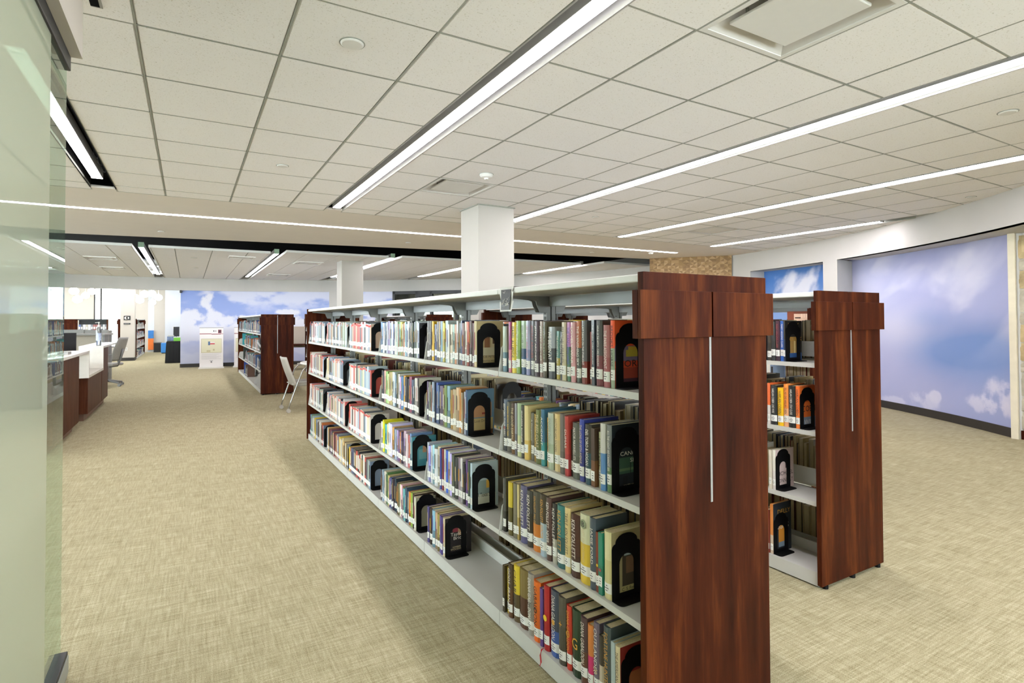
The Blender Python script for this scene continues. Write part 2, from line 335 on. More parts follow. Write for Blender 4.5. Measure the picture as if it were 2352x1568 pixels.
def sky_right(U, V):          # u: from the white pier to the stone wall
    X = U * 3.1; Y = V * 2.2
    P = X * .80 + Y * .60; Q = -X * .60 + Y * .80
    w = fbm(X * .8 + 3, Y * .8 + 5, 5, 3) - .5
    d = fbm(P * .62 + w * .9, Q * 1.5 + w * .9 + 1.7, 23, 5, .45)
    base = mix(np.ones(U.shape + (3,)) * C3('aeb2d8'), C3('8f9fd0'), smooth(.3, .9, U) * smooth(.8, .2, V) * .6)
    base = mix(base, C3('a3a8d4'), smooth(.55, 1, V) * .5)
    blue = blob(U, V, .68, .36, .26, .13) + .7 * blob(U, V, .93, .40, .2, .14) + .35 * blob(U, V, .55, .56, .16, .06) + .25 * (fbm(P * 1.2, Q * 2.4, 77, 4) - .5)
    base = mix(base, C3('6f8fc8'), np.clip(blue, 0, .85))
    cl = smooth(.36, .74, d) * (1 - .8 * np.clip(blue, 0, 1)) * smooth(.22, .55, V + .18 * (1 - U))
    cl = np.maximum(cl, .75 * blob(U, V, .08, .72, .2, .24)); cl = np.maximum(cl, .6 * blob(U, V, .3, .5, .2, .14)); cl = np.maximum(cl, .65 * blob(U, V, .93, .6, .16, .08) * smooth(.3, .6, d) + .5 * blob(U, V, .8, .62, .25, .05) * smooth(.35, .6, d))
    out = mix(base, C3('dcdcee'), np.clip(cl, 0, 1) * .85)
    n = fbm(X * 4, Y * 4, 40, 5, .55)
    for (u, v, su, sv) in [(1.0, .15, .15, .12), (.86, .09, .12, .06), (.47, .045, .10, .06), (.56, .085, .035, .035), (.3, .01, .1, .03)]:
        out = mix(out, C3('d8d8ec'), np.clip(smooth(.22, .62, blob(U, V, u, v, su, sv) * (.85 + (n - .5) * 2.6)), 0, 1) * .8)
    return mix(out, C3('aab0d8'), smooth(.16, 0, V) * .3)
def sky_recess(U, V):
    X = U * 2.2; Y = V * 2.2; P = X * .8 + Y * .6; Q = -X * .6 + Y * .8
    d = fbm(P * 1.5, Q * 2.6, 63, 5); base = mix(np.ones(U.shape + (3,)) * C3('4f7dc2'), C3('86a3d6'), smooth(.92, .62, V))
    cl = np.clip(blob(U, V, .40, .84, .3, .16) + blob(U, V, .95, .72, .2, .1) + .6 * blob(U, V, .5, .66, .6, .06), 0, 1)
    return mix(base, C3('dde0ee'), smooth(.30, .72, cl * .8 + (d - .5) * 1.3))
def sky_back(U, V):           # u: from the opening to the white pilaster
    X = U * 4.4; Y = V * 2.3
    n = fbm(X * 2.3, Y * 2.3, 81, 6, .58); n2 = fbm(X * 1.2 + 9, Y * 2.2, 91, 5)
    base = mix(np.ones(U.shape + (3,)) * C3('93a7de'), C3('adb9e2'), smooth(.8, .3, V)); base = mix(base, C3('8099da'), smooth(.8, 1, V) * .6)
    out = mix(base, C3('d9dcec'), smooth(.38, .62, n2) * smooth(.62, .86, V) * .85)
    cum = np.zeros(U.shape)
    for (u, v, su, sv) in [(.15, .80, .06, .13), (.10, .64, .13, .13), (.2, .66, .10, .14), (.04, .58, .14, .13), (.28, .57, .10, .12), (.42, .60, .07, .07), (.4, .48, .2, .13), (.15, .42, .35, .22), (.75, .42, .35, .2), (.95, .6, .14, .12), (.7, .7, .1, .05)]:
        cum = np.maximum(cum, blob(U, V, u, v, su, sv))
    out = mix(out, C3('dfe1ee'), smooth(.34, .62, cum * .9 + (n - .5) * 1.25))
    out = mix(out, C3('bcc0dc'), smooth(.55, .15, V) * (.35 + .7 * n)); out = mix(out, C3('d6d8e8'), smooth(.45, .68, n2) * smooth(.4, .1, V) * .5)
    return out
mural('wall_mural_right', RW, -21.0, -36.9, .105, ZF + .02, sky_right, 190, 130)
mural('wall_mural_recess', RF + .35, -10.3, -20.7, 0, ZF + .02, sky_recess, 90, 90)
mural('wall_mural_back', RF + .04, 88, 64.3, .105, ZF + .02, sky_back, 260, 130)
mural('wall_mural_back_side', RF + .04, 61.9, 53.2, 0, ZF + .02, lambda U, V: sky_back(U * .45 + .5, V), 80, 70)
struct(arc('wall_right', RW + .02, RW + .2, -37, -20.5, 0, ZF, WALLP)); struct(arc('wall_mural_backing', RF + .06, RF + .2, 53, 88.0, 0, ZF, WALLP))
struct(arc('baseboard_right', RW - .012, RW + .01, -36.8, -20.9, 0, .108, BASEB)); struct(arc('baseboard_back', RF + .02, RF + .05, 64.4, 88.06, 0, .108, BASEB))

# geometric wallpaper on the short angled wall
wp = MB(); A, B = Vector((9.76, 7.76, 0)), Vector((8.64, 8.98, 0)); dv = (B - A); nrm = Vector((-dv.y, dv.x, 0)).normalized() * -1
if nrm.x > 0: nrm = -nrm
rr = random.Random(4); PAL = ['8f7350', 'a88a62', '9c7f58', '866b49', 'b39670', '94784f']
NX, NZ = 22, 46
for i in range(NX):
    for j in range(NZ):
        z0, z1 = j * ZC / NZ, (j + 1) * ZC / NZ; sh = .5 if j % 2 else 0
        q = [A + dv * min(1, max(0, (i + k + sh * 0) / NX)) for k in (0, 1)]
        p = [(q[0].x, q[0].y, z0), (q[1].x, q[1].y, z0), (q[1].x, q[1].y, z1), (q[0].x, q[0].y, z1)]
        t = [(0, 1, 2), (0, 2, 3)] if (i + j) % 2 else [(0, 1, 3), (1, 2, 3)]
        for f in t: wp.add(p, [f], 0, lin(rr.choice(PAL)))
struct(wp.build('wall_wallpapered', attr_mat('geometric_wallpaper', .7)))
struct(MB().prism([(A - nrm * .002).to_2d(), (A - nrm * .3).to_2d(), (B - nrm * .3).to_2d(), (B - nrm * .002).to_2d()], 'z', 0, ZC).build('wall_wallpapered_core', WALLP))

# rough limestone pier at the right-hand end of the mural
STONE = mat('split_limestone', 'b9b2a0', .9, noise=.22, nscale=7, bump=.8); STONE2 = mat('split_limestone_buff', 'b5a27c', .9, noise=.3, nscale=6, bump=.8)
ws = struct(MB().box(8.20, 8.7, .9, 2.62, 0, ZC).build('wall_stone', WALLG)); z = .10; rs = random.Random(5)
while z < 2.33:
    h = min(rs.choice([.13, .17, .21, .27]), 2.335 - z); y = 2.64
    if h < .03: break
    while y > 1.0:
        w = rs.uniform(.28, .5); b = MB(); n, k = 5, 4; y0 = y - w + .006; y1 = y - .004
        v = []
        for i in range(n + 1):
            for j in range(k + 1):
                e = 0 if (i in (0, n) or j in (0, k)) else rs.uniform(.012, .04)
                v.append((8.185 - e - .012, y1 + (y0 - y1) * i / n, z + .004 + (h - .008) * j / k))
        f = [(i * (k + 1) + j, (i + 1) * (k + 1) + j, (i + 1) * (k + 1) + j + 1, i * (k + 1) + j + 1) for i in range(n) for j in range(k)]
        b.add(v, f); b.box(8.172, 8.21, y0, y1, z + .004, z + h - .004)
        b.build('stone', STONE2 if rs.random() < .3 else STONE, ws); y -= w
    z += h
struct(MB().box(8.12, 8.22, 2.635, 2.70, 0, ZF).build('trim_4', mat('cream_edge_trim', 'd8cfb8', .7, noise=.05, nscale=8)))
struct(MB().box(8.15, 8.2, .9, 2.62, 0, .1).build('baseboard_stone', WOOD))

# dark framed glazed doors in the back wall
dr = struct_root('door_1'); p0, p1 = Vector(pol(RF - .02, 53.0) + (0,)), Vector(pol(RF - .02, 36.4) + (0,)); du = (p1 - p0); ln = du.length; du.normalize(); ang = math.atan2(du.y, du.x)
dr.location = p0; dr.rotation_euler = (0, 0, ang)
DARK = mat('dark_bronze_frame', '1f2022', .45, .3, noise=.05, nscale=40); OFF = mat('office_wall_paint', 'b9b2a4', .85, noise=.03, nscale=2)
fb = [0, .98, 1.62, ln - .06]
for x in (0, .80, 1.30, 2.15, ln - .08): MB().box(x, x + (.12 if x in (.80,) else .08), -.05, .06, 0, ZF).build('frame_post', DARK, dr)
MB().box(0, ln, -.05, .06, ZF - .10, ZF).build('frame_head', DARK, dr); MB().box(.92, 1.30, -.06, .06, ZF - .28, ZF - .08).build('door_rail', DARK, dr)
MB().box(.98, 1.22, -.13, -.06, ZF - .26, ZF - .18).build('door_closer', BLACK, dr)
for x0, x1 in ((.08, .80), (.92, 1.30), (1.38, 2.15), (2.23, ln - .08)): MB().box(x0, x1, 0, .012, .05, ZF - .1).build('door_pane', PANE, dr)
MB().box(-.2, ln + .2, 1.6, 1.7, 0, ZF + .3).build('office_wall', OFF, dr); MB().box(-.2, ln + .2, .1, 1.6, ZF + .05, ZF + .1).build('office_ceiling', WALLP, dr)
MB().box(.3, 1.3, .7, .9, ZF + .02, ZF + .05).build('office_lamp', emit_mat('lit_office_lamp', 'fff4e4', 3), dr)

# columns
def column(name, x0, y0, w):
    return struct(MB().box(x0, x0 + w, y0, y0 + w, 0, ZC + .02).build(name, COLM, bevel=.004))
column('pillar_1', 2.867, 5.72, .472); struct(MB().box(2.855, 3.351, 5.708, 6.204, ZC - .012, ZC).build('trim_5', GRID)); column('pillar_2', 2.90, 12.45, .472)

# ------------------------------------------------------------------ ceiling: lay-in tiles, grid, plaster band, hanging clouds
def inview(x, y, z=ZC):
    yaw = R(30.035); r = x * math.cos(yaw) - y * math.sin(yaw); f = x * math.sin(yaw) + y * math.cos(yaw)
    return f > .5 and abs(r / f * 1286) < 1200 and (z - 1.3592) / f * 1286 < 745
ceil = struct_root('ceiling'); SLOTS = [-.742 + 2.25 * k for k in range(-1, 5)]; TY = [3.016 + .6096 * k for k in range(-10, 7)] + [6.97]
XC = []
for k, c in enumerate(SLOTS):
    e = [c + .104, c + .527, c + 1.137, c + 1.746, c + 2.146] if k < 5 else [c + .104, c + .527, c + 1.137, c + 1.746]
    XC += list(zip(e[:-1], e[1:]))
DIFF = {(2, 1.187), (2, 4.845), (4, 5.454)}
_tile = {}
hid = MB(); diffs = []
for x0, x1 in XC:
    for y0, y1 in zip(TY[:-1], TY[1:]):
        if math.hypot((x0 + x1) / 2 - CX, (y0 + y1) / 2 - CY) > RF + .7 and (y0 < 8): continue
        isd = any(abs(x0 - xa) < .03 and abs(y0 - ya) < .03 for xa, ya in [(2.034, 1.187), (2.034, 4.845), (6.534, 5.454), (-.319 - .0, 99)])
        if isd: diffs.append((x0, x1, y0, y1)); continue
        w, d = round(x1 - x0 - .010, 3), round(y1 - y0 - .010, 3); cx, cy = (x0 + x1) / 2, (y0 + y1) / 2
        if not inview(cx, cy): hid.box(cx - w / 2, cx + w / 2, cy - d / 2, cy + d / 2, ZC, ZC + .018); continue
        if (w, d) not in _tile:
            t = MB(); e = .006
            v = [(-w / 2 + e, -d / 2 + e, 0), (w / 2 - e, -d / 2 + e, 0), (w / 2 - e, d / 2 - e, 0), (-w / 2 + e, d / 2 - e, 0)] + [(-w / 2, -d / 2, .006), (w / 2, -d / 2, .006), (w / 2, d / 2, .006), (-w / 2, d / 2, .006)] + [(-w / 2, -d / 2, .018), (w / 2, -d / 2, .018), (w / 2, d / 2, .018), (-w / 2, d / 2, .018)]
            t.add(v, [(3, 2, 1, 0)] + [(i, (i + 1) % 4, 4 + (i + 1) % 4, 4 + i) for i in range(4)] + [(4 + i, 4 + (i + 1) % 4, 8 + (i + 1) % 4, 8 + i) for i in range(4)] + [(8, 9, 10, 11)])
            _tile[(w, d)] = t.mesh('ceiling_tile', TILE)
        link('ceiling_tile', _tile[(w, d)], ceil, (cx, cy, ZC))
if hid.v: stuff(hid.build('tiles_out_of_view', TILE, ceil))
for x in sorted({round(q, 3) for p in XC for q in p}): MB().box(x - .0045, x + .0045, TY[0], 6.97, ZC - .0008, ZC + .02).build('grid_rail', GRID, ceil)
for k in range(6):
    x0, x1 = SLOTS[k] + .104, SLOTS[k] + (2.146 if k < 5 else 1.75)
    for y in TY: MB().box(x0, x1, y - .0045, y + .0045, ZC - .0004, ZC + .019).build('grid_rail', GRID, ceil)
# plaster band beyond the tiles, its far edge slanting
gy = MB(); gy.prism([(-9, 6.975), (11, 6.975), (11, 8.74), (-9, 11.70)], 'z', ZC, ZC + .05)
struct(gy.build('ceiling_plaster_band', GYP))
struct(MB().prism([(-9, 11.72), (11, 8.76), (11, 8.78), (-9, 11.74)], 'z', ZC + .03, 3.5).build('ceiling_void_side', VOID))
# slots for the luminaires
for k, c in enumerate(SLOTS):
    if k == 0: continue
    m = VOID if k == 1 else FIXW; s = struct_root('trim_%d' % (10 + k)); e = 6.86 if k < 3 else 6.97
    for sg in (-1, 1): MB().box(c + sg * .104 - .004, c + sg * .104 + .004, -3.5, e, ZC - .003, ZC + .10).build('slot_side', FIXT if k > 1 else VOID, s)
    MB().box(c - .11, c + .11, -3.5, 6.99, ZC + .10, ZC + .11).build('slot_top', m, s)
    if e < 6.97: MB().box(c - .11, c + .11, e, 6.98, ZC, ZC + .02).build('slot_end', GYP, s)

def light(c, y0, y1, label, z=ZC, w=.037, group=None, grn=False):
    t = thing('linear_light', label, 'ceiling light', (c, y0, z), 0, None)
    L = y1 - y0
    MB().box(-w - .006, w + .006, 0, L, .004, .085).build('housing', FIXT, t, bevel=.003)
    MB().box(-w, w, .012, L - .012, -.004, .006).build('lens', LENS, t)
    for y in (0, L): MB().box(-w - .008, w + .008, y - .008, y + .008, -.004, .09).build('end_cap', GREEN if grn and y == 0 else FIXT, t)
    return t
GREEN = mat('pale_green_end_cap', '9fc0a4', .4, noise=.05, nscale=30)
light(SLOTS[1], 2.80, 6.42, 'linear ceiling light in the black slot beside the glass partition')
light(SLOTS[2], -3.0, 6.74, 'long linear ceiling light running over the long nearest bookcase')
light(SLOTS[3], -3.0, 6.70, 'linear ceiling light passing behind the top of the large white column')
light(SLOTS[4], -3.0, 7.22 - .3, 'linear ceiling light second closest to the curved mural wall')
light(SLOTS[5], 4.1, 7.0, 'short linear ceiling light nearest to the curved mural wall')
t = thing('linear_light', 'very long thin light line set into the plaster ceiling band', 'ceiling light', (-9, 8.22, ZC))
a = math.atan2(7.977 - 8.148, 8.373 + 1.805); t.rotation_euler = (0, 0, a); t.location = (-9, 8.148 + (-9 + 1.805) * math.tan(a), ZC)
MB().box(0, 17.4, -.05, .05, -.004, .0).build('trim_frame', FIXW, t); MB().box(0, 17.39, -.038, .038, -.007, -.004).build('lens', LENS, t)

# hanging ceiling clouds over the far zone
FR = {-1: 11.9, 0: 11.78, 1: 11.82, 2: 11.46, 3: 11.30, 4: 10.75, 5: 10.2}
for k in range(-1, 5):
    c = -.742 + 2.25 * k; x0, x1, y0 = c + .12, c + 2.13, FR[k + 1]
    cl = struct_root('ceiling_cloud_%d' % (k + 2)); y1 = 20.2
    b = MB().box(x0, x1, y0, y0 + .02, ZC - .004, ZC + .04).box(x0, x0 + .02, y0 + .02, y1, ZC - .004, ZC + .04).box(x1 - .02, x1, y0 + .02, y1, ZC - .004, ZC + .04); b.build('cloud_edge', FIXW, cl)
    MB().box(x0 + .02, x1 - .02, y0 + .02, y1, ZC + .02, ZC + .03).build('cloud_backing', GRID, cl)
    xe = [x0 + .02, x0 + .40, x0 + 1.01, x0 + 1.62, x1 - .02]; n = int((y1 - y0) / .6096)
    for p, q in zip(xe[:-1], xe[1:]):
        for j in range(n + 1):
            ya, yb = y0 + .02 + j * .6096, min(y1, y0 + .02 + (j + 1) * .6096)
            w, d = round(q - p - .016, 3), round(yb - ya - .004, 3)
            if (w, d) not in _tile: _tile[(w, d)] = MB().box(-w / 2, w / 2, -d / 2, d / 2, 0, .02).mesh('ceiling_tile', TILE)
            link('ceiling_tile', _tile[(w, d)], cl, ((p + q) / 2, (ya + yb) / 2, ZC))
for i, (c, y0, y1) in enumerate([(-.742, 12.0, 18.6), (1.508, 11.9, 18.4), (3.758, 11.55, 17.4), (6.008, 11.2, 16.0), (8.258, 10.9, 13.6)]):
    light(c, y0, y1, ['hanging linear light between ceiling panels above the reading room opening', 'hanging linear light between ceiling panels above the far mural', 'hanging linear light half hidden by the smaller far column',
                      'hanging linear light passing behind the large white column', 'hanging linear light between ceiling panels nearest the patterned wallpaper'][i], ZC + .01, grn=i < 3)

def diffuser(x0, x1, y0, y1, label):
    t = thing('air_diffuser', label, 'air vent', ((x0 + x1) / 2, (y0 + y1) / 2, ZC)); w, d = (x1 - x0) / 2 - .006, (y1 - y0) / 2 - .006
    b = MB(); k = .028
    b.box(-w, w, -d, -d + k, -.002, .016).box(-w, w, d - k, d, -.002, .016).box(-w, -w + k, -d + k, d - k, -.002, .016).box(w - k, w, -d + k, d - k, -.002, .016); b.build('frame', FIXW, t)
    f = MB(); o, i = (w - k, d - k), (w - .10, d - .10); v = [(-o[0], -o[1], .002), (o[0], -o[1], .002), (o[0], o[1], .002), (-o[0], o[1], .002), (-i[0], -i[1], .07), (i[0], -i[1], .07), (i[0], i[1], .07), (-i[0], i[1], .07)]
    f.add(v, [(q, (q + 1) % 4, 4 + (q + 1) % 4, 4 + q) for q in range(4)] + [(4, 5, 6, 7)]); f.build('cone', mat('diffuser_cone_paint', 'c9c6c0', .5, noise=.03, nscale=9) if 'diffuser_cone_paint' not in bpy.data.materials else bpy.data.materials['diffuser_cone_paint'], t)
    MB().box(-w + .095, w - .095, -d + .095, d - .095, .004, .02).build('face_plate', FIXW, t, bevel=.004)
    for sx in (-1, 1):
        for sy in (-1, 1): MB().lathe([(.008, 0), (.008, .05)], 8, sx * (w - .15), sy * (d - .15), .02).build('hanger_stud', GRID, t)
    return t
for (x0, x1, y0, y1), lb in zip(diffs, ['large square air diffuser in the ceiling nearest above the short end panel', 'square air diffuser in the ceiling just before the white column', 'square air diffuser in the ceiling near the patterned wallpaper']): diffuser(x0, x1, y0, y1, lb)
for (x, y, w, d, lb) in [(-1.56, 14.2, .56, .56, 'bright air diffuser in the hanging panel above the service desk, nearer one'), (-1.6, 16.6, .5, .5, 'bright air diffuser in the hanging panel above the service desk, farther one'),
                         (.95, 12.75, .5, .4, 'small air vent at the edge of the hanging panel before the mural'), (2.35, 13.3, .58, .58, 'air diffuser in the hanging panel before the small column, nearer one'), (2.2, 17.0, .58, .58, 'air diffuser in the hanging panel before the small column, farther one')]:
    t = diffuser(x - w / 2, x + w / 2, y - d / 2, y + d / 2, lb); t.location.z = ZC - .018
t = thing('return_grille', 'dark return air grille beside the bulkhead above the glass partition', 'air vent', (-.345, 2.72, ZC - .004)); MB().box(-.02, .022, -.22, .205, 0, .004).build('grille_plate', FIXT, t); MB().box(-.02, .012, -.21, .195, -.002, -.0002).build('grille_opening', VOID, t)
def disc(x, y, r, label, kind='sprinkler_cover', prof=None, z=ZC):
    t = thing(kind, label, 'ceiling fitting', (x, y, z)); MB().lathe(prof or [(r, 0), (r, -.006), (r * .86, -.010), (.002, -.010)], 28).build('cover', FIXW, t, smooth=False)
    MB().lathe([(r + .006, 0), (r + .006, -.003), (r, -.003)], 28).build('rim', GRID, t)
for x, y, r, lb in [(.678, 2.704, .055, 'white round speaker cover in the nearest ceiling tiles'), (.694, 5.132, .045, 'white round sprinkler cover between the linear lights, farther left'), (4.564, 5.719, .04, 'white round sprinkler cover beyond the big white column'),
                    (4.607, 1.514, .05, 'white round sprinkler cover by the frame edge beyond the second light'), (7.454, 2.785, .045, 'white round sprinkler cover close to the curved fascia'), (-.354, 9.71, .045, 'round sprinkler cover in the plaster band above the service desk'),
                    (3.242, 9.127, .045, 'round sprinkler cover in the plaster band left of the big column'), (6.855, 8.705, .045, 'round sprinkler cover in the plaster band right of the big column'), (.099, 13.386, .05, 'round cover in the hanging panel above the mural, nearer one'), (.149, 15.8, .05, 'round cover in the hanging panel above the mural, farther one')]: disc(x, y, r, lb)
disc(2.356, 4.534, .06, 'white domed smoke detector near the square diffuser', 'smoke_detector', [(.062, 0), (.062, -.012), (.05, -.03), (.02, -.036), (.018, -.05), (.002, -.05)])
disc(7.934, 8.211, .04, 'small smoke detector at the plaster band end by the wallpaper', 'smoke_detector', [(.05, 0), (.05, -.012), (.035, -.03), (.002, -.034)])
for i, y in enumerate((5.6, 5.85, 6.1)):
    q = thing('cable', 'black cable loop hanging in the ceiling slot, %s from its end' % ['third', 'second', 'first'][i], 'cable', (SLOTS[1] + .07, y, ZC + .02))
    MB().tube([(0, 0, .05), (.0, .02, .0), (.01, .06, -.012), (.015, .1, .0), (.015, .12, .05)], .004, 6).build('loop', BLACK, q)

# glass partition beside the camera, with header rail, floor rail and plaster bulkhead
gp = thing('glass_partition', 'pale green glass partition wall with dark rails at the room edge', 'glass wall', (-.42, 2.73, 0))
MB().box(-.006, .006, -5.5, 0, .09, 2.35).build('clear_pane', GLASS, gp)
MB().box(.0065, .0085, -5.5, -.30, .09, 2.35).build('film_sheet', FILM, gp)
MB().box(-.028, .016, -5.5, .02, 2.345, 2.42).build('header_rail', DARK, gp, bevel=.003); MB().box(-.03, .026, -5.5, .012, .004, .10).build('floor_rail', DARK, gp, bevel=.003)
MB().box(.026, .029, -5.5, .010, .02, .085).build('rail_cover', GRID, gp)
struct(MB().box(-.95, -.367, -3.9, 2.745, 2.40, 2.70).build('wall_glass_header', WALLG))

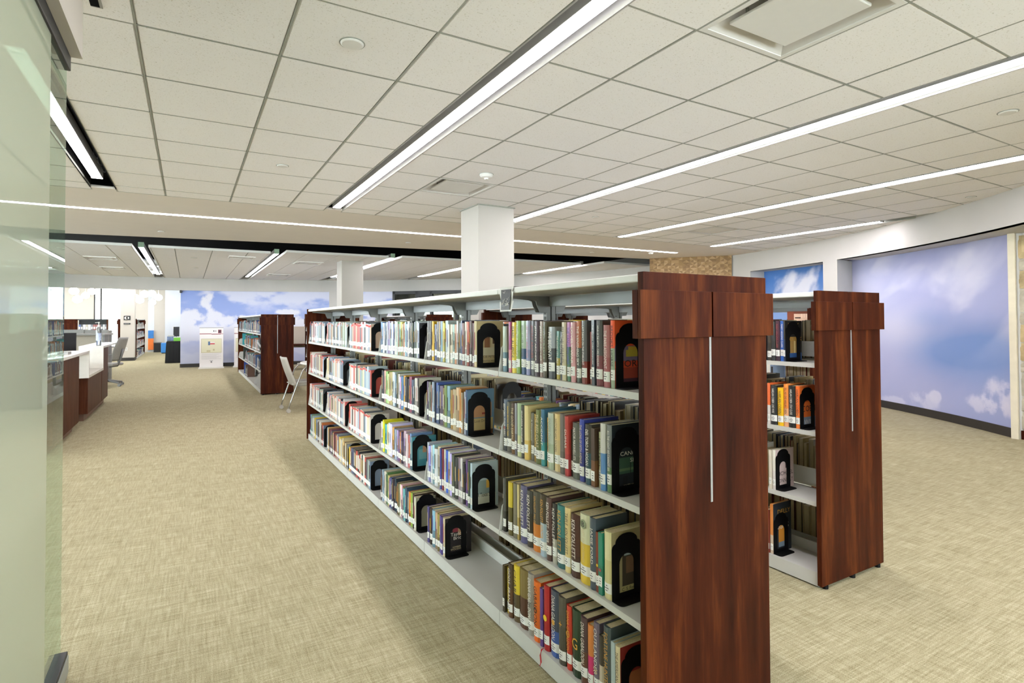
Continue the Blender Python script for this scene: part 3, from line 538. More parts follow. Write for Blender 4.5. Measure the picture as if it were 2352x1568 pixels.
# books read off shelf by shelf: bay,shelf,bookend(mm) then y0,y1,height(mm),jacket colour,lower colour,lettering,ink
SHELVES = '''
@1,0,1428
2213,2177,201,a9b5a6,5f7f8c,,
2176,2159,187,8a6a3c,2a2522,,
2158,2135,221,a84a86,d58aa0,,
2134,2093,219,e3c526,ead24a,ISABEL ALLENDE,k
2091,2060,225,8fae62,7f9c58,ISABEL ALLENDE VIOLETA,w
2058,2015,225,b9cdb9,2c4f78,JEFFREY ARCHER  ONLY TIME,d
2012,1979,225,aaa9c4,8c8fb4,JEFFREY ARCHER,p
1977,1940,225,55535c,4a4a50,JEFFREY ARCHER,r
1938,1908,223,5a4a58,4a3d48,JEFFREY ARCHER,w
1907,1877,223,b09a92,9a8078,JEFFREY ARCHER,w
1875,1848,221,58503f,4c463a,ELLEN BAKER,g
1842,1798,201,a7abb4,4c4f55,WE BEGIN AT,w
1797,1769,185,5f9088,b3a040,THE ATOMIC CITY GIRLS,w
1769,1745,183,2b2c35,272830,The Orphan House,w
1744,1716,219,d3c8ac,c9bd9c,PERSONAL LIBRARIAN,d
1713,1683,219,c77fc0,3f6a50,THE VANISHING HALF,b
1681,1655,219,d9a9ae,cf9a9c,LOVELY WAR,w
1654,1625,223,b0603a,4a5048,THE VANISHING SKY,w
1620,1589,225,5c5a5c,7a3028,LAST DANCE ON THE STARLIGHT,w
1579,1557,185,8f3a30,7c4436,,w
1553,1537,227,3c4450,343a44,THE LIONESS  CHRIS BOHJALIAN,w
1536,1499,225,4d4a4c,743a40,HOUR OF THE WITCH  CHRIS BOHJALIAN,w
1493,1459,209,a8696c,a0585c,THE PARIS ASSIGNMENT,w
1451,1428,225,ee5a2c,9aa890,BROOKS  HORSE,k
@1,1,1453
2224,2190,226,5d6a80,3f4248,BEDFORD  THREE RIVERS,w
2190,2151,219,57544a,55524a,SANDRA BROWN  BLIND TIGER,y
2150,2111,218,4a2f22,6a4a26,THE GOOD EARTH,t
2111,2093,221,8c8c98,5a5a68,,w
2093,2058,225,a9bd9c,c8cc9c,,k
2056,2030,218,45443f,3a3a38,JENNIFER ROSNER,w
2030,1999,222,e2cf96,d9b868,,t
1998,1973,196,77736a,6a665e,A Dangerous,w
1973,1948,194,a5832f,8f6f28,,w
1947,1904,217,6c7442,5e6638,THE RED COAT,t
1902,1876,223,3f6f90,3f8f96,ACCIDENT,w
1875,1851,192,e0a63c,dc9a50,SECRET WAR OF JULIA CHILD,k
1850,1810,217,b9c2b4,a8b49c,JENNIFER CHIAVERINI,g
1808,1769,219,e2c68c,d8c090,SWITCHBOARD SOLDIERS,d
1768,1729,224,6a625c,5c5650,,w
1728,1704,220,b5423c,a83a3c,DUMAS,w
1703,1689,171,2f3a2e,2c342c,,w
1687,1643,203,5f6058,56584e,MAYOR MAXWELL ITS,w
1642,1613,220,3b49a6,3a3f86,THE LIONS OF FIFTH AVENUE,t
1602,1564,210,3b352f,2b4a56,DEL TORO & HOGAN,w
1562,1541,201,3f2c22,6a4426,,w
1539,1515,190,d5d9b0,dcdcc0,Little Exiles,d
1513,1486,226,d4d2cc,5a86b8,,w
1482,1453,225,76797c,5c7a52,ALL THE LIGHT WE CANNOT SEE,w
@1,2,1459
2206,2179,235,4a4a48,2c2c2a,,w
2178,2160,189,7a6a2a,6a5c28,,w
2160,2123,228,cdb63c,5a5026,,k
2121,2081,233,77705f,706a5a,,w
2080,2067,233,d8c88c,b09850,,w
2066,2011,238,5d5a7c,55527a,KEN FOLLETT,w
2010,1967,229,42403c,3a342c,KEN FOLLETT,w
1966,1908,239,4f4b40,c8762a,KEN FOLLETT  FALL OF GIANTS,o
1906,1855,241,463c2e,a9bccb,KEN FOLLETT  WINTER,o
1853,1817,242,5a403c,4c3432,KEN FOLLETT  NEVER,w
1815,1784,228,3c3c3c,b4b0a4,KEN FOLLETT,w
1783,1731,233,3c7c7c,2f5c60,KEN FOLLETT,o
1730,1694,237,e7cf93,dcc78c,TRIPLE  KEN FOLLETT,d
1693,1640,225,4a2a24,40241f,KEN FOLLETT,w
1639,1576,243,d9d9b8,d8b83c,KEN FOLLETT  EDGE OF ETERNITY,t
1574,1540,245,4c5863,444e58,JAMIE FORD,w
1539,1523,204,7c3018,702a16,,o
1522,1501,209,22806c,1e7460,,w
1500,1456,223,e3dcae,d6cc98,,t
@1,3,1414
2209,2191,204,3c3020,2c2418,,w
2191,2168,198,e8cc2c,dcc028,,k
2167,2130,228,4a3a2c,5a3a24,GODS  FRAN,w
2129,2080,236,e2c83a,5a4a30,CHARLES,d
2079,2009,242,7a6838,4a2a1c,,w
2007,1959,248,a09c94,98948c,DIANA GABALDON,w
1958,1905,237,e06c1c,d8641c,GABALDON,k
1903,1880,225,5a4088,54387c,,g
1878,1839,249,a81f24,9c1c22,,k
1838,1777,249,3c4658,3a5aa0,DIANA GABALDON,w
1776,1728,249,4e4a40,464238,,o
1727,1695,232,c23426,b83024,DIANA GABALDON,o
1694,1636,237,1f3a26,1c3422,,o
1635,1596,234,4a3438,5a3a2c,DIANA GABALDON,w
1595,1563,223,c87a3c,c02a66,,w
1562,1530,245,6f6476,6a6070,OUTLANDER,w
1529,1504,215,3a342c,c0b4a0,,w
1502,1464,262,3f4c50,3a464a,FORTUNE HUNTER,o
1462,1441,225,aebfc2,b8c6c8,,k
1439,1413,225,ddd0a8,d8caa0,THE AMERICAN HEIRESS,d
@2,0,2449
3132,3109,0,3a2f28,,,
3108,3085,0,4a4540,,,
3084,3061,0,3a3230,,,
3054,3026,0,e0b020,,,
3024,2987,0,1c2c66,,,
2984,2946,0,4a4038,,,
2943,2923,0,b09a70,,,
2922,2894,0,7da0b8,,,
2889,2875,0,c8c070,,,
2874,2854,0,d8d040,,,
2853,2819,0,b8c8cc,,,
2818,2795,0,e4e4e0,,,
2792,2755,0,cfc2a8,,,
2753,2722,0,9cc4b8,,,
2720,2692,0,b07850,,,
2690,2671,0,d0d0cc,,,
2669,2646,0,5a6068,,,
2644,2630,0,30406a,,,
2628,2597,0,6a2e28,,,
2596,2570,0,dcd8cc,,,
2568,2540,0,c04a2c,,,
2537,2484,0,5c3438,,,
2482,2449,0,c8b488,,,
@2,1,2555
3152,3128,0,5a4a70,,,
3126,3065,0,6a7064,,,
3062,3034,0,a8c0d8,,,
3031,3011,0,50586a,,,
3009,2957,0,3a58a8,,,
2956,2909,0,6a5a78,,,
2908,2842,0,8a7448,,,
2840,2801,0,88b0c0,,,
2797,2759,0,9a7838,,,
2758,2717,0,b8a888,,,
2716,2669,0,d8b890,,,
2665,2638,0,c0803c,,,
2636,2616,0,a08c70,,,
2614,2580,0,a0a8c0,,,
2578,2554,0,28406a,,,
@2,2,2510
3154,3096,0,b8c0d0,,,
3094,3041,0,c8ccd4,,,
3039,2992,0,d4d8dc,,,
2990,2952,0,d0c8b0,,,
2949,2925,0,303c90,,,
2923,2896,0,7a2434,,,
2895,2870,0,d8d4c0,,,
2869,2831,0,3a64c8,,,
2829,2778,0,d8dcd4,,,
2777,2742,0,50584c,,,
2740,2700,0,3a3a40,,,
2697,2654,0,8a7888,,,
2652,2627,0,dcd8d8,,,
2626,2599,0,2a2a30,,,
2598,2561,0,5a3a78,,,
2560,2533,0,3a4a40,,,
2532,2509,0,b8ccd8,,,
@2,3,2849
3138,3108,0,48407a,,,
3107,3059,0,3a2c28,,,
3056,3014,0,90c0d8,,,
3013,2977,0,c8a890,,,
2976,2938,0,a09048,,,
2936,2885,0,5a4a9a,,,
2884,2849,0,d8c8a8,,,
@3,0,3232
4056,4000,0,6a90d0,,,
3998,3966,0,d8e0e8,,,
3963,3930,0,506078,,,
3928,3883,0,a8c0c8,,,
3881,3807,0,9080a8,,,
3806,3766,0,c8c8d0,,,
3764,3720,0,404c90,,,
3718,3666,0,dcd8d0,,,
3664,3635,0,886048,,,
3633,3604,0,90c890,,,
3602,3570,0,c8b840,,,
3568,3514,0,b8a878,,,
3512,3462,0,98b8c0,,,
3461,3424,0,d0ccc4,,,
3423,3375,0,303438,,,
3374,3332,0,20242c,,,
3331,3282,0,404858,,,
3281,3232,0,c0c8cc,,,
@3,1,3239
4005,3942,0,20221f,,,
3940,3903,0,d8b0a0,,,
3901,3864,0,90c070,,,
3862,3830,0,c8d8a0,,,
3829,3772,0,a89860,,,
3768,3699,0,e8e8e4,,,
3697,3670,0,8098b0,,,
3668,3625,0,607848,,,
3623,3578,0,e0e0d8,,,
3576,3538,0,4878a8,,,
3536,3498,0,d0a040,,,
3497,3425,0,2c2a30,,,
3424,3385,0,904860,,,
3383,3352,0,405070,,,
3350,3313,0,303840,,,
3311,3260,0,e4e2d8,,,
3259,3239,0,2a2a2a,,,
@3,2,3361
4054,4014,0,d8d8d8,,,
4012,3962,0,d8d020,,,
3960,3903,0,50a0a8,,,
3901,3869,0,e0d8a0,,,
3867,3789,0,e4e8ec,,,
3787,3749,0,c89850,,,
3747,3713,0,50688c,,,
3711,3657,0,a8b8c8,,,
3655,3615,0,6a4878,,,
3614,3578,0,c07840,,,
3577,3531,0,3a3460,,,
3530,3489,0,c0a8b8,,,
3488,3452,0,d8c8d0,,,
3450,3420,0,c06060,,,
3418,3360,0,6888b8,,,
@3,3,3291
4101,4055,0,503828,,,
4051,4007,0,a0b8c8,,,
4004,3963,0,d8d0c0,,,
3961,3917,0,5a6a50,,,
3915,3876,0,b8a870,,,
3874,3823,0,6a5090,,,
3821,3772,0,284050,,,
3770,3699,0,1c3040,,,
3697,3643,0,885838,,,
3641,3589,0,e0d8c0,,,
3587,3553,0,8c6a48,,,
3551,3508,0,70a8c0,,,
3506,3476,0,304860,,,
3475,3447,0,607890,,,
3445,3407,0,d08030,,,
3405,3371,0,90b040,,,
3369,3332,0,4a3a30,,,
3331,3290,0,dcd8c8,,,
@9,0,1885
1989,1963,121,4a4038,3c3632,,w
1963,1937,139,3a3a3c,323234,,w
1935,1911,219,4a2838,3c2a34,MARY HIGGINS CLARK,r
1909,1889,219,2860b8,2c5cae,MARY HIGGINS CLARK,w
1888,1878,219,2c2622,28344a,,w
@9,1,1803
1990,1973,225,e06830,d8d0cc,,w
1972,1934,216,26282a,26282a,HARLAN COBEN  LIVE WIRE,w
1932,1898,205,e8b810,e4b414,HARLAN COBEN,d
1897,1868,228,f09040,f0b080,TELL NO ONE HARLAN COBEN,k
1868,1829,222,202224,202224,HARLAN COBEN  STAY CLOSE,w
1827,1803,223,f07028,f0843c,HARLAN COBEN,d
@9,2,1950
1986,1970,211,d8d0c0,d8d0c0,,d
1969,1948,215,e0dcd0,dcd4d0,,d
@9,3,1966
1984,1966,269,d08040,c8b4a0,,w
'''

# ------------------------------------------------------------------ bookcases
SEC = .9144; CW = .548; SHELF_Z = [1.135, .785, .43, .075]
_m = {}
def shared(key, fn):
    if key not in _m: _m[key] = fn()
    return _m[key]
def mirror(m):                                       # the same part for the other face of the case
    n = m.copy(); n.transform(Matrix(((-1, 0, 0, CW), (0, 1, 0, 0), (0, 0, 1, 0), (0, 0, 0, 1)))); n.flip_normals(); return n
def shelf_mb(brackets):
    b = MB().box(.010, .235, .006, SEC - .006, -.005, 0).box(0, .010, .003, SEC - .003, -.021, .001).box(.225, .235, .006, SEC - .006, -.018, -.005)
    if brackets:
        for y in (.0015, SEC - .0035): b.prism(BRK, 'y', y, y + .002)
    return b
BRK = [(-.002, -.022), (.002, .012), (.016, .105), (.03, .125), (.06, .135), (.235, .135), (.235, -.03), (.02, -.026)]
CBR = [(.250, 1.474), (.04, 1.474), (.045, 1.467), (.17, 1.456), (.188, 1.450), (.192, 1.432), (.208, 1.400), (.25, 1.398)]
def bookcase(label, X, Y, n, detail, silver_full=False):
    t = thing('bookcase', label, 'bookcase', (X, Y, 0))
    def put(name, key, fn, loc, m, parent=t, bevel=0): return link(name, shared(key, lambda: fn().mesh(name, m)), parent, loc, bevel)
    for e, y in ((0, -.0246), (1, n * SEC)):
        p = put('end_panel', 'panel', lambda: MB().box(-.015, .563, 0, .0246, .018, 1.508), (0, y, 0), WOOD, bevel=.0015)
        yb = -.0125 if e == 0 else .0255
        for nm, x0, x1 in (('a', -.038, .2705), ('b', .2775, .586)):
            put('header_board', 'head' + nm, lambda: MB().box(x0, x1, 0, .0115, 1.305, 1.452), (0, yb, 0), WOOD, p, .0012)
            xs = (x0, -.0155) if nm == 'a' else (.5635, x1)
            put('header_return', 'ret' + nm, lambda: MB().box(xs[0], xs[1], 0, .024, 1.305, 1.452), (0, .0, 0), WOOD, p, .0012)
        put('inlay_strip', 'strip' + str(e) + str(silver_full), lambda: MB().box(.2695, .2785, 0, .002, .77, 1.305 if not silver_full else 1.49), (0, -.0018 if e == 0 else .0246, 0), SILVER, p)
        if silver_full: put('inlay_strip', 'strip2' + str(e), lambda: MB().box(.2695, .2785, 0, .002, 1.305, 1.445), (0, -.0145 if e == 0 else .0372, 0), SILVER, p)
        for x in (.03, .274, .52): put('glide', 'glide', lambda: MB().lathe([(.015, 0), (.015, .02)], 10), (x, .012, 0), BLACK, p)
    for i in range(n + 1):
        y = i * SEC + (.017 if i == 0 else -.017 if i == n else 0)
        u = put('upright', 'upright', lambda: MB().box(.250, .270, -.015, .015, 0, 1.475).box(.278, .298, -.015, .015, 0, 1.475).box(.270, .278, -.004, .004, 0, 1.475), (0, y, 0), STEEL2)
        if detail:
            def sl():
                b = MB()
                for z in np.arange(.12, 1.44, .0254):
                    for yy in (-.008, .004): b.box(.2490, .2502, yy, yy + .004, z, z + .015).box(.2978, .2990, yy, yy + .004, z, z + .015)
                return b
            put('slot_row', 'slots', sl, (0, 0, 0), SLOTDARK, u)
        for s in (0, 1):
            f = lambda: MB().prism(CBR, 'y', -.019, -.016).prism(CBR, 'y', .016, .019)
            if s == 0: put('canopy_bracket', 'cb0', f, (0, 0, 0), STEEL2, u)
            else: link('canopy_bracket', shared('cb1', lambda: mirror(shared('cb0', None))), u)
    for i in range(n):
        y = i * SEC
        put('canopy_top', 'canopy', lambda: MB().box(-.004, CW + .004, .001, SEC - .001, 1.478, 1.503), (0, y, 0), LAMINATE, bevel=.004)
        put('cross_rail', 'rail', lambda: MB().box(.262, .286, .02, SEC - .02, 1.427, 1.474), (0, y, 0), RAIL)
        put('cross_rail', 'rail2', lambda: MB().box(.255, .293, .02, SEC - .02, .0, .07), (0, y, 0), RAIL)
        for s in (0, 1):
            for z in SHELF_Z[:3]:
                k = 'shelf%d%d' % (s, detail and s == 0)
                fn = lambda: shelf_mb(not (detail and s == 0)).mesh('shelf', STEEL)
                me = shared(k, fn) if s == 0 else shared(k, lambda: mirror(shared('shelf00', lambda: shelf_mb(True).mesh('shelf', STEEL))))
                sh = link('shelf', me, t, (0, y, z))
                if detail and s == 0:
                    for yy in (.0015, SEC - .0035): put('bracket', 'brk', lambda: MB().prism(BRK, 'y', 0, .002), (0, yy, 0), STEEL, sh)
                    put('back_stop', 'stop', lambda: MB().box(.2372, .2392, .04, SEC - .04, .02, .105), (0, 0, 0), STEEL, sh)
            kb = lambda: MB().box(.010, .245, .003, SEC - .003, .069, .075).box(0, .010, .002, SEC - .002, .008, .076).box(.236, .246, .003, SEC - .003, .075, .13)
            if s == 0: put('base_deck', 'base0', kb, (0, y, 0), STEEL)
            else: link('base_deck', shared('base1', lambda: mirror(shared('base0', lambda: kb().mesh('base_deck', STEEL)))), t, (0, y, 0))
    return t
ROW1, ROW2, ROW3, FAR1, FAR2, FAR3 = (1.202, 1.2866), (2.772, 1.700), (4.346, 2.71), (1.19, 11.43), (2.775, 13.3), (4.40, 11.22)
bookcase('long double-sided bookcase with mahogany end panel nearest the camera', *ROW1, 6, 1)
bookcase('shorter double-sided bookcase with mahogany end panel before the big white column', *ROW2, 4, 1)
bookcase('double-sided bookcase behind the shorter bookcase, mostly hidden by its end panel', *ROW3, 4, 0)
bookcase('bookcase with mahogany end panel and media racks on the open carpet', *FAR1, 6, 0, True)
bookcase('far bookcase seen past the chair and white table', *FAR2, 3, 0, True)
bookcase('far bookcase whose wood end panel shows over the middle of the long bookcase', *FAR3, 4, 0)

# ------------------------------------------------------------------ books
def shade(h, k):
    c = lin(h); return (min(1, c[0] * k), min(1, c[1] * k), min(1, c[2] * k), 1)
def cover_shape(t, d, h, c1, c2, split, rnd):
    c = .0026; bl = min(.010, t * .20) if rnd else .0005; ys = [-t / 2, -t / 4, 0, t / 4, t / 2] if rnd else [-t / 2, t / 2]
    sp = [(bl * (2 * y / t) ** 2, y) for y in ys]
    P = [(d, -t / 2)] + sp + [(d, t / 2), (d, t / 2 - c), (bl + c, t / 2 - c), (bl + c, -t / 2 + c), (d, -t / 2 + c)]
    n = len(P); zs = [0, h * split, h]; b = MB()
    for i in range(2):
        v = [(x, y, zs[i]) for x, y in P] + [(x, y, zs[i + 1]) for x, y in P]
        b.add(v, [(q, n + q, n + (q + 1) % n, (q + 1) % n) for q in range(n)], 0, c2 if i == 0 else c1)
    k = len(sp)                                      # end caps
    for z, col in ((h, c1), (0, c2)):
        v = [(x, y, z) for x, y in P]
        b.add(v, [tuple(range(1, k + 1)) + (k + 3, k + 4), (0, 1, k + 4, k + 5), (k, k + 1, k + 2, k + 3)], 0, col)
    return b, sp, bl
def label_strip(sp, z0, z1, off=.0007):
    b = MB(); n = len(sp)
    v = [(x - off, y, z0) for x, y in sp] + [(x - off, y, z1) for x, y in sp]
    b.add(v, [(i, n + i, n + i + 1, i + 1) for i in range(n - 1)], 0)
    t = sp[-1][1] - sp[0][1]; hh = z1 - z0
    for k, (w, zz) in enumerate(((.18, .76), (.48, .52), (.24, .28))):
        xx = min(p[0] for p in sp) - off - .0006; b.add([(xx, -t * w / 2, z0 + hh * (zz - .035)), (xx, t * w / 2, z0 + hh * (zz - .035)), (xx, t * w / 2, z0 + hh * (zz + .035)), (xx, -t * w / 2, z0 + hh * (zz + .035))], [(0, 3, 2, 1)], 1)
    return b
NAMES = [('black', '15151a'), ('charcoal', '3a3a3c'), ('dark brown', '3a2a20'), ('brown', '6e4426'), ('maroon', '6a2430'), ('red', 'b02a24'), ('orange', 'e0702c'), ('yellow', 'e2c630'), ('ochre', 'a5842f'), ('olive', '6c7442'), ('green', '3f7a40'), ('dark green', '1f3a26'), ('light green', 'a4bc90'),
         ('teal', '3c8484'), ('blue', '3350a8'), ('navy', '1c2c5c'), ('pale blue', 'a0b8cc'), ('purple', '5a4080'), ('lavender', 'aaa6c8'), ('pink', 'd090b0'), ('cream', 'dccfa0'), ('tan', 'b69a6c'), ('white', 'e8e8e4'), ('grey', '8c8c8c'), ('slate grey', '50585f'), ('taupe', '77695c'), ('plum', '503a4a')]
NAMES = [(n, np.array(lin(h)[:3]) ** .45) for n, h in NAMES]
def colour_name(h):
    c = np.array(lin(h)[:3]) ** .45; return min(NAMES, key=lambda q: ((q[1] - c) ** 2).sum())[0]
ORD = 'zeroth first second third fourth fifth sixth seventh eighth ninth tenth eleventh twelfth thirteenth fourteenth fifteenth sixteenth seventeenth eighteenth nineteenth twentieth'.split() + ['twenty-' + x for x in 'first second third fourth fifth sixth seventh eighth ninth'.split()] + ['thirtieth'] + ['thirty-' + x for x in 'first second third fourth fifth sixth seventh eighth ninth'.split()]
SHN = ['top shelf', 'second shelf', 'third shelf', 'bottom shelf']; BAY = {1: 'the nearest bay', 2: 'the second bay', 3: 'the third bay', 4: 'the fourth bay', 9: 'the shorter bookcase'}
count = [0]
def book(x, y, z, t, d, h, c1, c2, split, rnd, text, ink, label, group, lean=0, cap=None):
    """One book: jacket (the thing), page block, spine label and spine lettering."""
    b, sp, bl = cover_shape(t, d, h, lin(c1), lin(c2), split, rnd)
    o = link('book', b.mesh('book', BOOKM), None, (x, y, z)); tag(o, label, 'book', group); count[0] += 1
    if lean: o.rotation_euler = (lean, 0, 0); o.location.z += abs(math.sin(lean)) * t / 2
    MB().box(bl + .0028, d - .005, -t / 2 + .0028, t / 2 - .0028, .003, h - .003).build('pages', PAGES, o)
    z0 = .018 + .012 * random.random(); lh = min(.034, .22 * h)
    label_strip(sp, z0, z0 + lh).build('spine_label', [STICK, INKBAR], o)
    if cap: MB().box(-.0008, -.0002, -t / 2 + .001, t / 2 - .001, h - .022, h - .006).build('red_sticker', REDCAP, o)
    if text:
        L = h - z0 - lh - .02; put_text(text, INK[ink], o, (-.0011, 0, z0 + lh + .006 + L / 2), (0, 0, -1), (0, -1, 0), L * .94, min(t * .52, .022), 'title')
    return o
REDCAP = mat('red_genre_sticker', 'd63a34', .5, noise=.05, nscale=40)
PALB = '8a3a30 c8b890 dcd8cc 3c4450 2a2c30 5a6a80 a0b4c4 c8a060 e0dcd0 7a8a60 30406a 6a2e38 b8b4b0 4a3a30 d8c8a0 8090a8 405058 c87840 e4e2dc 98a8a0 242428 c04038 5a3a60 e0c040 60a0a8'.split()
PALW = 'dcd8d0 e4e0dc c8605c d8d0c8 b8c8d0 e8e4e0 a8b8a8 8898b0 d8b8a0 505860 c8c8cc e0d8b8 b04840 3a3a40 90a8c0'.split()
LASTBOOK = {}; ROWBOOKS = {}; GRP = 'books on the shelves'
FARBOOKS = MB(); FARPAGES = MB()
def far_book(x, y, z, t, d, h, c, flip, lab=True, cap=False, lod=0):
    """A book past the count of single books, appended to the one joined mesh."""
    def T(p): return (x - p[0], y - p[1], z + p[2]) if flip else (x + p[0], y + p[1], z + p[2])
    def bx(x0, x1, y0, y1, z0, z1, col, M=FARBOOKS):
        v = [(x0, y0, z0), (x1, y0, z0), (x1, y1, z0), (x0, y1, z0), (x0, y0, z1), (x1, y0, z1), (x1, y1, z1), (x0, y1, z1)]
        M.add([T(p) for p in v], [(4, 5, 6, 7), (0, 1, 5, 4), (1, 2, 6, 5), (2, 3, 7, 6), (3, 0, 4, 7)], 0, col)
    k = .002
    bx(0, d, -t / 2, -t / 2 + k, 0, h, c); bx(0, d, t / 2 - k, t / 2, 0, h, c); bx(0, .003, -t / 2 + k, t / 2 - k, 0, h, c)
    bx(.003, d - .005, -t / 2 + k, t / 2 - k, .002, h - .003, (.58, .50, .33, 1))
    if lab: bx(-.0006, -.0001, -t / 2 + .001, t / 2 - .001, .02, .052, (.82, .82, .80, 1))
    if cap: bx(-.0006, -.0001, -t / 2 + .0005, t / 2 - .0005, h - .020, h - .004, (.55, .07, .06, 1))
    elif random.random() < .6: bx(-.0005, -.0001, -t / 2 + .004, t / 2 - .004, h * .35, h * .85, shade('%02x%02x%02x' % tuple(random.choice([(220, 216, 205), (50, 46, 44), (180, 150, 90)])), random.uniform(.6, 1)))
def fill(X, y_from, y_to, z, flip, pal, caps=0, hmin=.19, hmax=.235, tmin=.018, tmax=.042, depth=.155, inset=.012):
    y = y_from; s = 1 if y_to > y_from else -1
    while True:
        t = random.uniform(tmin, tmax)
        if (y + s * t - y_to) * s > 0: break
        xx = X + (random.uniform(0, .008) + inset) * (-1 if flip else 1)
        far_book(xx, y + s * t / 2, z, t - .0008, depth + random.uniform(-.015, .01), random.uniform(hmin, hmax), shade(random.choice(pal), random.uniform(.75, 1.1)), flip, not flip or True, random.random() < caps); y += s * t
    return y
def bookend(x, y, z, label, side=-1, h=.215, w=.128, m=None, lean=0):
    """Black sheet-metal bookend: plate with notched arch top and arched hole, rounded foot."""
    o = link('bookend', shared('bookend', bookend_mesh), None, (x, y, z)); tag(o, label, 'bookend', 'bookends')
    link('foot', shared('foot', foot_mesh), o); return o
def bookend_mesh():
    w, h = .064, .215; out = [(-w, 0), (-w, .168), (-w + .003, .177), (-w + .009, .183), (-w + .016, .185), (-w + .0175, .193), (-w + .021, .199)]
    out += [(-.040 * math.cos(a), .197 + .018 * math.sin(a)) for a in np.linspace(.35, math.pi / 2, 6)]
    out += [(-x, z) for x, z in out[:-1][::-1]]
    n = 9; hole = [(-.032, .020), (-.032, .115)] + [(-.032 * math.cos(a), .115 + .032 * math.sin(a)) for a in np.linspace(.3, math.pi - .3, n)] + [(.032, .115), (.032, .020)]
    # bridge outline and hole into strips
    bm = MB(); mid = len(out) // 2; hm = len(hole) // 2
    for y in (-.0008, .0008):
        fl = y > 0
        for side in (0, 1):
            o = out[:mid + 1] if side == 0 else out[mid:][::-1]; q = hole[:hm + 1] if side == 0 else hole[hm:][::-1]
            poly = [(0, 0)] + o + q[::-1] + [(0, .020)]
            bm.add([(px, y, pz) for px, pz in poly], [tuple(range(len(poly)))])
    for L, rev in ((out, 0), (hole, 1)):
        k = len(L); v = [(px, -.0008, pz) for px, pz in L] + [(px, .0008, pz) for px, pz in L]; bm.add(v, [(i, i + 1, k + i + 1, k + i) for i in range(k - 1)])
    return bm.mesh('bookend', BLACK)
def foot_mesh():
    P = [(-.064, 0), (.064, 0), (.064, -.028)] + [(.064 - .018 + .018 * math.cos(a), -.028 - .018 * math.sin(a)) for a in np.linspace(.3, 1.5, 4)] + [(-.064 + .018 - .018 * math.cos(a), -.028 - .018 * math.sin(a)) for a in np.linspace(1.5, .3, 4)] + [(-.064, -.028)]
    return MB().prism(P, 'z', .0002, .0022).mesh('foot', BLACK)

bay = sh = None; items = {}
for ln_ in SHELVES.strip().split('\n'):
    if ln_[0] == '@':
        bay, sh, be = (int(q) for q in ln_[1:].split(',')); items[(bay, sh)] = (be / 1000, [])
    else:
        q = ln_.split(','); y0, y1, h = int(q[0]) / 1000, int(q[1]) / 1000, int(q[2]) / 1000
        t = y0 - y1; parts = 1
        if (bay == 3 and t > .042) or (bay == 2 and t > .050): parts = 2
        for k in range(parts):
            c = q[3]
            if k: c = '%02x%02x%02x' % tuple(min(255, max(0, int(c[i:i + 2], 16) + random.randint(-34, 34))) for i in (0, 2, 4))
            items[(bay, sh)][1].append((y0 - t * k / parts, y0 - t * (k + 1) / parts, h, c, q[4], q[5], q[6]))
for (bay, sh), (be, L) in items.items():
    z = SHELF_Z[sh]; X = ROW1[0] if bay < 9 else ROW2[0]; n = len(L); row = []
    if bay < 9:                                      # keep the row clear of the shelf bracket at its far end
        lim = ROW1[1] + bay * SEC - .007; k = (lim - be) / (L[0][0] - be) if L[0][0] > lim else 1
        L = [(be + (q[0] - be) * k, be + (q[1] - be) * k) + q[2:] for q in L]
    for i, (y0, y1, h, c1, c2, tx, ink) in enumerate(L):
        t = max(.009, y0 - y1 - .0008)
        if h < .16 or h > .275: h = random.choice([.208, .215, .222, .225, .228]) if (bay < 3 or sh < 2) else random.choice([.20, .21, .222, .205])
        if bay == 2 and sh == 3: h = .205
        lab = '%s book, %s from the bookend, %s of %s' % (colour_name(c1), ORD[n - i], SHN[sh], BAY[bay])
        d = random.uniform(.145, .165) * (1 if h > .2 else .86); sp = .35 + .25 * random.random()
        if not c2: c2 = c1 if random.random() < .6 else '%02x%02x%02x' % tuple(int(int(c1[k:k + 2], 16) * .7) for k in (0, 2, 4))
        o = book(X + .010 + random.uniform(0, .007) + (.012 if h < .2 else 0), (y0 + y1) / 2, z + .0006, t, d, h, c1, c2, sp, t > .02, tx, ink if ink else 'w', lab, GRP)
        row.append((o, t, h))
        if not tx and t > .016 and bay in (2, 3):                 # thin printed rule standing for a spine too small to read
            MB().box(-.0012, -.0008, -t * .10, t * .10, h * random.uniform(.36, .5), h * random.uniform(.7, .88)).build('spine_print', INK[random.choice('wwtdo') if sum(lin(c1)[:3]) < 1.0 else random.choice('dkrb')], o)
    LASTBOOK[(bay, sh)] = (o, t, d, h)
    ROWBOOKS[(bay, sh)] = row
    bookend(X + .080, L[-1][1] - .0022, z + .0006, 'black metal bookend on the %s of %s' % (SHN[sh], BAY[bay]))
